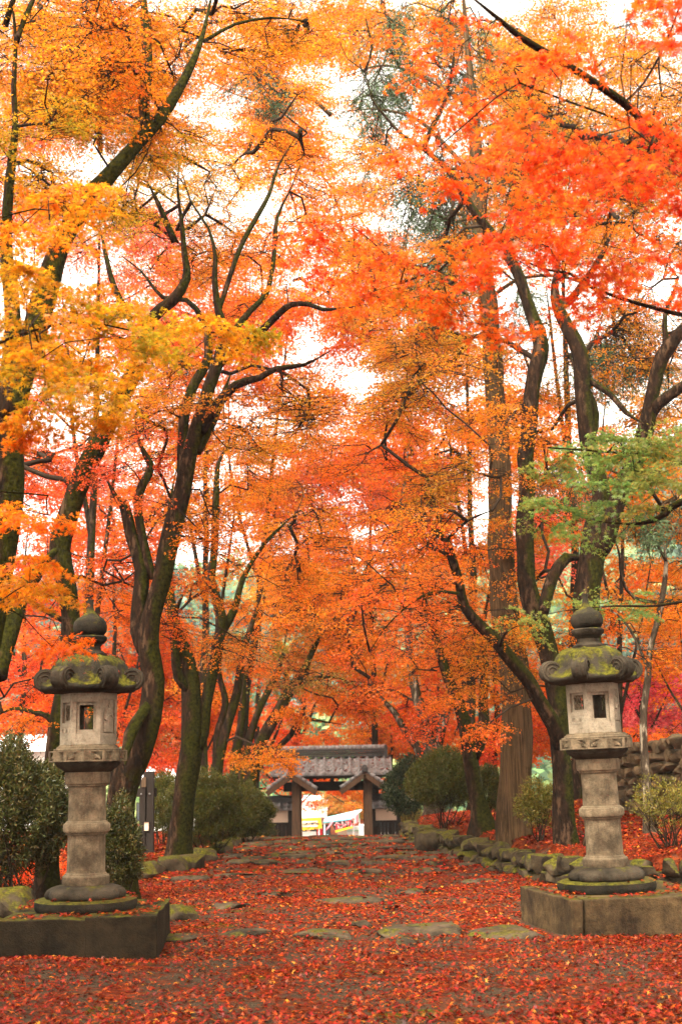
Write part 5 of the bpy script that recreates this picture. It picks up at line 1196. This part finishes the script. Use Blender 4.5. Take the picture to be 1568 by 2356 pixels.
back_tree('far glowing orange maple filling the background left of the gate', 450, 1860, 40, 10, 420, [(430, 1640, 120, 80, 38, 43, 30, 'org', 1.1), (560, 1580, 110, 80, 38, 44, 24, 'rdo', 1.1), (400, 1500, 90, 90, 38, 43, 18, 'org', 1.1), (320, 1600, 80, 90, 38, 43, 16, 'rdo', 1.1)], seed=38, w=16)
back_tree('far glowing orange maple filling the background right of the gate', 1010, 1850, 40, -10, 420, [(960, 1640, 100, 60, 38, 43, 20, 'rdo', 1.0), (1000, 1540, 120, 80, 38, 44, 24, 'org', 1.1), (880, 1600, 70, 50, 39, 44, 9, 'org', 1.0), (1240, 1680, 70, 60, 36, 42, 12, 'rdo', 1.0)], seed=39, w=16)
HA = np.concatenate(HERO)
for q in ALL: q.crown()
print('LEAVES', NLEAF)
# unseen trees added behind and beside the viewer to block light from there
def shade_tree(lab, x, y, h, r, n, seed):
    g = np.random.default_rng(seed); z0 = float(H(x, y)); t = thing('maple_tree', lab, 'tree', (x, y, z0), 'maples behind the viewpoint'); t['_world'] = 1
    pts = catmull(np.array([(x, y, z0 - .2), (x + .1, y, z0 + h * .3), (x - .1, y + .2, z0 + h * .6), (x, y, z0 + h)]), .3)
    MB().tube(pts, np.linspace(.26, .05, len(pts)), 10, .06, seed).build('trunk', MAT['bark'], t)
    for i in range(6):
        a = i * 1.05 + g.uniform(0, .5); b = pts[int(len(pts) * (.45 + .06 * i))]
        c = catmull(np.array([b, b + (math.cos(a) * r * .4, math.sin(a) * r * .4, .8), b + (math.cos(a) * r * .85, math.sin(a) * r * .85, 1.6)]), .3)
        MB().tube(c, np.linspace(.1, .02, len(c)), 7).build('limb', MAT['bark'], t)
    u = norm(g.normal(size=(n // 40, 3))); cen = np.array((x, y, z0 + h)) + u * (g.uniform(.2, 1, (n // 40, 1)) ** .5) * (r, r, h * .3)
    q = np.repeat(cen, 40, 0) + g.normal(size=(n // 40 * 40, 3)) * (.5, .5, .2)
    P_ = PAL['org']; col = P_[g.integers(0, len(P_), len(q))]
    V, T, k = leaves_geo('m2', q, g.normal(size=q.shape), g.normal(size=q.shape) * .5 + (0, 0, 1), g.uniform(.7, 1.2, len(q)) * .15)
    tri_mesh('crown', V, T, MAT['leaf'], np.repeat(np.clip(col, 0, .95), k, 0), t)
for i, q in enumerate([(-5.5, -3, 9, 5), (5.5, -4, 9, 5), (0, -9, 8, 5.5), (-8, 3, 8.5, 4.5), (8.5, 2.5, 8.5, 4.5), (0, 0.5, 10.5, 4.5)]):
    shade_tree(['orange maple close behind the viewpoint on the left', 'orange maple close behind the viewpoint on the right', 'orange maple straight behind the viewpoint', 'orange maple beside the viewpoint to the left', 'orange maple beside the viewpoint to the right', 'orange maple arching overhead at the viewpoint'][i], *q, 12000, 300 + i) if i != 5 else None
# ------------------------------------------------------------------ shrubs
def shrub(label, x, yb, Y, hw, hh, n, pal, size=.055, name='bush', seed=1, stems=7, shell=.55, group=None, lift=.15, mat='evergreen', cat='bush'):
    """an evergreen bush: print x of its middle, y of its foot, half width and height in print px, n leaf rosettes"""
    g = np.random.default_rng(seed * 13); p = P(x, yb, Y); s = S(Y); z0 = float(H(p[0], Y))
    base = np.array((p[0], Y, z0)); t = thing(name, label, cat, base, group); t['_world'] = 1
    W, Hh = hw * s, hh * s
    u = norm(g.normal(size=(n, 3))); u[:, 2] = np.abs(u[:, 2]) * np.where(g.uniform(size=n) < .75, 1, -.55)
    lob = 1 + .16 * np.sin(u @ g.normal(size=3) * 4 + 1) + .12 * np.sin(u @ g.normal(size=3) * 7)
    r = (shell + (1 - shell) * g.uniform(0, 1, n) ** .6) * lob
    cz = z0 + Hh * (lift + .42)
    pos = np.c_[base[0] + u[:, 0] * r * W, Y + u[:, 1] * r * W * .8, cz + u[:, 2] * r * Hh * .55]
    k = 9; P_ = PAL[pal] if isinstance(pal, str) else lin(pal) * .48
    d = norm(np.repeat(u, k, 0) * .6 + np.array((0, 0, .35)) + g.normal(size=(n * k, 3)) * .75)
    q = np.repeat(pos, k, 0) + g.normal(size=(n * k, 3)) * size * .55
    base_c = np.repeat(P_[g.integers(0, len(P_), n)], k, 0); pick = P_[g.integers(0, len(P_), n * k)]
    col = (base_c * .55 + pick * .45) * g.uniform(.7, 1.25, (n * k, 1))
    V, T, m = leaves_geo('lance', q, d, g.normal(size=(n * k, 3)) * .7 + np.array((0, 0, 1)), g.uniform(.6, 1.2, n * k) * size)
    tri_mesh('foliage', V, T, MAT[mat], np.repeat(np.clip(col, 0, .9), m, 0), t)
    st = MB()
    for i in range(stems):
        a = g.uniform(0, 6.28); e = pos[g.integers(n)]
        b = base + np.array((math.cos(a) * W * .18, math.sin(a) * W * .18, -.1)); mid = (b + e) / 2 + np.array((g.normal() * .12 * W, g.normal() * .1 * W, -.08 * Hh))
        c = catmull(np.array([b, mid, e]), .12); st.tube(c, np.linspace(.02, .005, len(c)) * max(.6, W), 5, .05, i)
        for j in range(5):
            e2 = pos[g.integers(n)]; m0 = c[len(c) // 2]; 
            if np.linalg.norm(e2 - m0) < W * 1.1:
                cc = catmull(np.array([m0, (m0 + e2) / 2 + g.normal(size=3) * .05 * W, e2]), .15); st.tube(cc, np.linspace(.009, .003, len(cc)) * max(.6, W), 4)
    st.build('stems', MAT['twig'], t)
    return t
k_ = .78
g_dk = [(86, 96, 48), (104, 108, 52), (70, 80, 40), (122, 118, 56), (60, 66, 34), (134, 104, 54)]
g_ol = [(106, 116, 44), (126, 130, 48), (84, 96, 38), (142, 136, 52), (72, 80, 34), (140, 108, 44)]
g_yl = [(150, 148, 56), (176, 162, 62), (124, 126, 48), (186, 150, 60), (104, 104, 44)]
shrub('big dark green bush filling the left edge behind the left lantern', 25, 2030, 15.6, 150, 326, 6400, g_dk, .056, seed=1, stems=14, lift=.12)
shrub('narrow green bush squeezed between the left lantern and the signpost', 262, 2020, 15.5, 66, 205, 2400, g_dk, .048, seed=2, stems=7)
shrub('rounded clipped azalea bush just right of the pink mossy trunk', 470, 1990, 23.6, 98, 172, 9000, g_ol, .042, name='clipped_bush', seed=3, shell=.75, lift=.06)
shrub('clipped azalea bush at the left end of the gate wall', 566, 1938, 27.5, 54, 122, 5000, g_ol, .046, name='clipped_bush', seed=4, shell=.75, lift=.06)
shrub('low bush behind the signpost left of the pink mossy trunk', 372, 1985, 24.5, 44, 150, 2400, g_ol, .045, seed=5)
shrub('wide round bush with bare stems below, beside the right retaining wall', 1024, 1908, 25.2, 74, 132, 7000, g_ol, .046, seed=6, stems=14, lift=.28)
shrub('thin olive bush between the Y shaped maple and the cedar', 1128, 1895, 23.6, 36, 122, 1300, g_ol, .052, seed=7, stems=6)
shrub('wispy olive bush right of the cedar trunk', 1240, 1885, 19.2, 50, 120, 700, g_yl, .05, seed=8, stems=9, shell=.3)
shrub('glossy dark camellia shrub right of the gate roof', 930, 1905, 33, 46, 136, 1500, [(60, 84, 48), (80, 104, 62), (46, 62, 36), (140, 150, 100)], .085, name='camellia_shrub', seed=9, stems=8, lift=.42)
shrub('sparse twiggy shrub with bright tips at the right frame edge', 1545, 1985, 16.6, 80, 128, 420, g_yl, .042, name='twiggy_shrub', seed=10, stems=16, shell=.35, lift=.2)
shrub('bright green leafy bush behind the end of the rubble terrace wall', 1414, 1850, 27, 32, 120, 700, [(110, 150, 76), (136, 166, 92), (90, 120, 58)], .06, seed=11)
shrub('small dark leafy plant left of the gate under the leaning trunks', 612, 1850, 38, 26, 90, 500, g_dk, .08, seed=12)
shrub('yellow green bush glowing behind the right gate wall', 945, 1925, 50, 26, 110, 600, [(205, 196, 92), (190, 180, 80), (220, 170, 70)], .1, seed=13, mat='leaf')
shrub('red leaved low maple bush at the far left under the big bush', 60, 2045, 17.5, 110, 70, 420, 'red', .05, seed=14, mat='leaf', shell=.2)

# hillside wood: bamboo and evergreens beyond the valley, one mass
def hillwood(name, pal_f, n, seed, sz):
    g = np.random.default_rng(seed); i = g.integers(0, HX.shape[0], n); j = g.integers(0, HX.shape[1], n)
    c = np.c_[HX[i, j] + g.normal(size=n) * 2, HY[i, j] + g.normal(size=n) * 2, HZ[i, j] + 1]
    keep = (np.abs(c[:, 0]) < c[:, 1] * .36 + 10) & (c[:, 1] > 108) & (c[:, 1] < 245); c = c[keep]; n = len(c); k = 26
    rad = g.uniform(1.6, 3.4, n)
    u = norm(g.normal(size=(n * k, 3))); u[:, 2] = np.abs(u[:, 2])
    q = np.repeat(c, k, 0) + u * np.repeat(rad, k)[:, None] * (1, 1, 1.15)
    sel = (np.sin(c[:, 0] * .055 + 1.0) + np.sin(c[:, 1] * .07 + c[:, 0] * .03) + g.normal(size=n) * .35) > .25
    cb = np.where(sel[:, None], PAL['bam'][g.integers(0, 4, n)], PAL['tea'][g.integers(0, 4, n)])
    col = np.repeat(cb, k, 0) * g.uniform(.75, 1.25, (n * k, 1))
    V, T, m = leaves_geo('m2', q, u + g.normal(size=q.shape) * .6 - np.array((0, 0, .5)), u + g.normal(size=q.shape) * .4, g.uniform(.6, 1.2, n * k) * sz)
    struct(tri_mesh(name, V, T, MAT['evergreen'], np.repeat(np.clip(col, 0, .9), m, 0)), 'stuff')
hillwood('hillside_wood', None, 9000, 3, .8)

# ------------------------------------------------------------------ fallen leaves
LIT = .47 * lin([(186, 52, 22), (204, 66, 20), (162, 34, 22), (224, 98, 26), (128, 56, 32), (190, 44, 34), (216, 98, 38), (164, 66, 34), (248, 160, 56), (200, 58, 42)])
LW = np.array([16, 14, 13, 12, 9, 10, 12, 8, 4, 6], float); LW /= LW.sum()
def inside(p, c, w, d, rz):
    a = p - np.array(c); ca, sa = math.cos(-rz), math.sin(-rz); x = a[:, 0] * ca - a[:, 1] * sa; y = a[:, 0] * sa + a[:, 1] * ca
    return (np.abs(x) < w / 2) & (np.abs(y) < d / 2)
AV, AT, AC, n0 = [], [], [], 0
def scatter(xy, z, kind, sz, tilt, seed, pal=LIT, w=LW):
    global n0
    g = np.random.default_rng(seed); n = len(xy); a = g.uniform(0, 6.283, n)
    d = np.c_[np.cos(a), np.sin(a), g.normal(size=n) * .3 * tilt]; nn = np.c_[g.normal(size=n) * tilt, g.normal(size=n) * tilt, np.ones(n)]
    col = pal[g.choice(len(pal), n, p=w)] * g.uniform(.3, 1.4, (n, 1))
    V, T, m = leaves_geo(kind, np.c_[xy, z + g.uniform(.006, .03, n)], d, nn, g.uniform(.6, 1.15, n) * sz)
    AV.append(V); AT.append(T + n0); AC.append(np.repeat(col, m, 0)); n0 += len(V)
def wave(p, s):
    return (np.sin(p[:, 0] * 1.9 * s + 1) * np.sin(p[:, 1] * 1.4 * s) + np.sin(p[:, 0] * 3.7 * s - p[:, 1] * 2.9 * s + 2) * .7 + np.sin(p[:, 0] * 7.1 * s + p[:, 1] * 6.3 * s) * .5) / 2.2
def zone(y0, y1, n, kind, sz, tilt, seed, spread=.30):
    g = np.random.default_rng(seed); y = np.sqrt(g.uniform(y0 ** 2, y1 ** 2, n)); x = g.uniform(-1, 1, n) * (spread * y + .5); p = np.c_[x, y]
    dens = .78 + .45 * wave(p, 1.0)
    if y1 < 13: dens = np.where((np.abs(x + .35 + .3 * np.sin(y * 2)) < 1.0) & (y < 9.2), dens * .8, dens)
    dens = np.where(np.abs(x) > 2.2, dens + .2, dens); dens = np.where((np.abs(x + .2) < 1.3) & (y > 9), dens - .1, dens)
    keep = (g.uniform(size=n) < dens) & ~inside(p, LP, 1.4, 1.5, R(4)) & ~inside(p, RP, 1.5, 1.5, R(10)); p = p[keep]
    scatter(p, H(p[:, 0], p[:, 1]), kind, sz, tilt, seed + 1)
zone(4.2, 8.8, 32000, 'm7', .038, .62, 61); zone(8.8, 12.8, 34000, 'm5', .034, .55, 62); zone(12.8, 18.5, 46000, 'm3', .035, .4, 63); zone(18.5, 30, 52000, 'm2', .042, .35, 64, .28)
for c, w, d, rz, z, n, sd in (((LP[0] + .03, LP[1]), 1.3, 1.44, R(4), PT + .002, 1500, 71), ((RP[0] + .1, RP[1]), 1.44, 1.44, R(10), .338, 1500, 72)):
    g = np.random.default_rng(sd); u = g.uniform(-.5, .5, (n, 2)) * (w, d); ca, sa = math.cos(rz), math.sin(rz)
    p = np.c_[u[:, 0] * ca - u[:, 1] * sa, u[:, 0] * sa + u[:, 1] * ca] + np.array(c)
    rr = np.linalg.norm(p - np.array(c), axis=1); zz_ = np.where(rr > .5, z, z + .1); kp = ((rr > .5) | ((rr < .47) & (rr > .38) & (g.uniform(size=n) < .35))) & (wave(p, 2.2) > -.1)
    scatter(p[kp], zz_[kp], 'm7', .034, .4, sd, LIT, LW)
for (c, k, sd) in ((LP, 1.0, 81), (RP, 1.035, 82)):              # a few leaves caught on each lantern's roof and foot
    g = np.random.default_rng(sd); a = g.uniform(0, 6.28, 26); r = g.uniform(.2, .37, 26)
    p = np.c_[np.cos(a) * r, np.sin(a) * r] * k + np.array(c); z = PT + k * (1.931 + np.interp(r, [.19, .25, .295, .33, .365, .4], [.342, .315, .27, .205, .14, .1])) + .012
    scatter(p, z, 'm7', .03, .5, sd)
stv = np.concatenate(STV); g_ = np.random.default_rng(91); stv = stv[g_.integers(0, len(stv), 4200)] + g_.normal(size=(4200, 3)) * (.04, .04, 0)
stv = stv[(wave(stv, 1.6) + g_.normal(size=len(stv)) * .5) > .15]; near = stv[:, 1] < 14
scatter(stv[near, :2], stv[near, 2], 'm5', .034, .35, 92); scatter(stv[~near, :2], stv[~near, 2], 'm2', .045, .3, 93)
roofp = np.c_[rng.uniform(rx0, rx1, 320), rng.uniform(41.4, 42.35, 320)]
scatter(roofp, ze + (roofp[:, 1] - 41.35) / 1.15 * (zr - ze) + .02, 'm2', .05, .5, 90)
struct(tri_mesh('fallen_leaves', np.concatenate(AV), np.concatenate(AT), MAT['litter'], np.clip(np.concatenate(AC), 0, .9)), 'stuff')
for o in bpy.data.objects:
    if '_world' in o: del o['_world']
# ------------------------------------------------------------------ the damp air between the trees
def haze():
    m = bpy.data.materials.new('haze'); m.use_nodes = True; t = m.node_tree; t.nodes.clear(); o = t.nodes.new('ShaderNodeOutputMaterial')
    v = t.nodes.new('ShaderNodeVolumePrincipled'); v.inputs['Color'].default_value = (.97, .95, .92, 1); v.inputs['Density'].default_value = .0005; v.inputs['Anisotropy'].default_value = .2
    t.links.new(v.outputs[0], o.inputs['Volume'])
    struct(MB().box((0, 345, 48), (820, 760, 112)).build('haze', m, None, False), 'stuff')
haze()
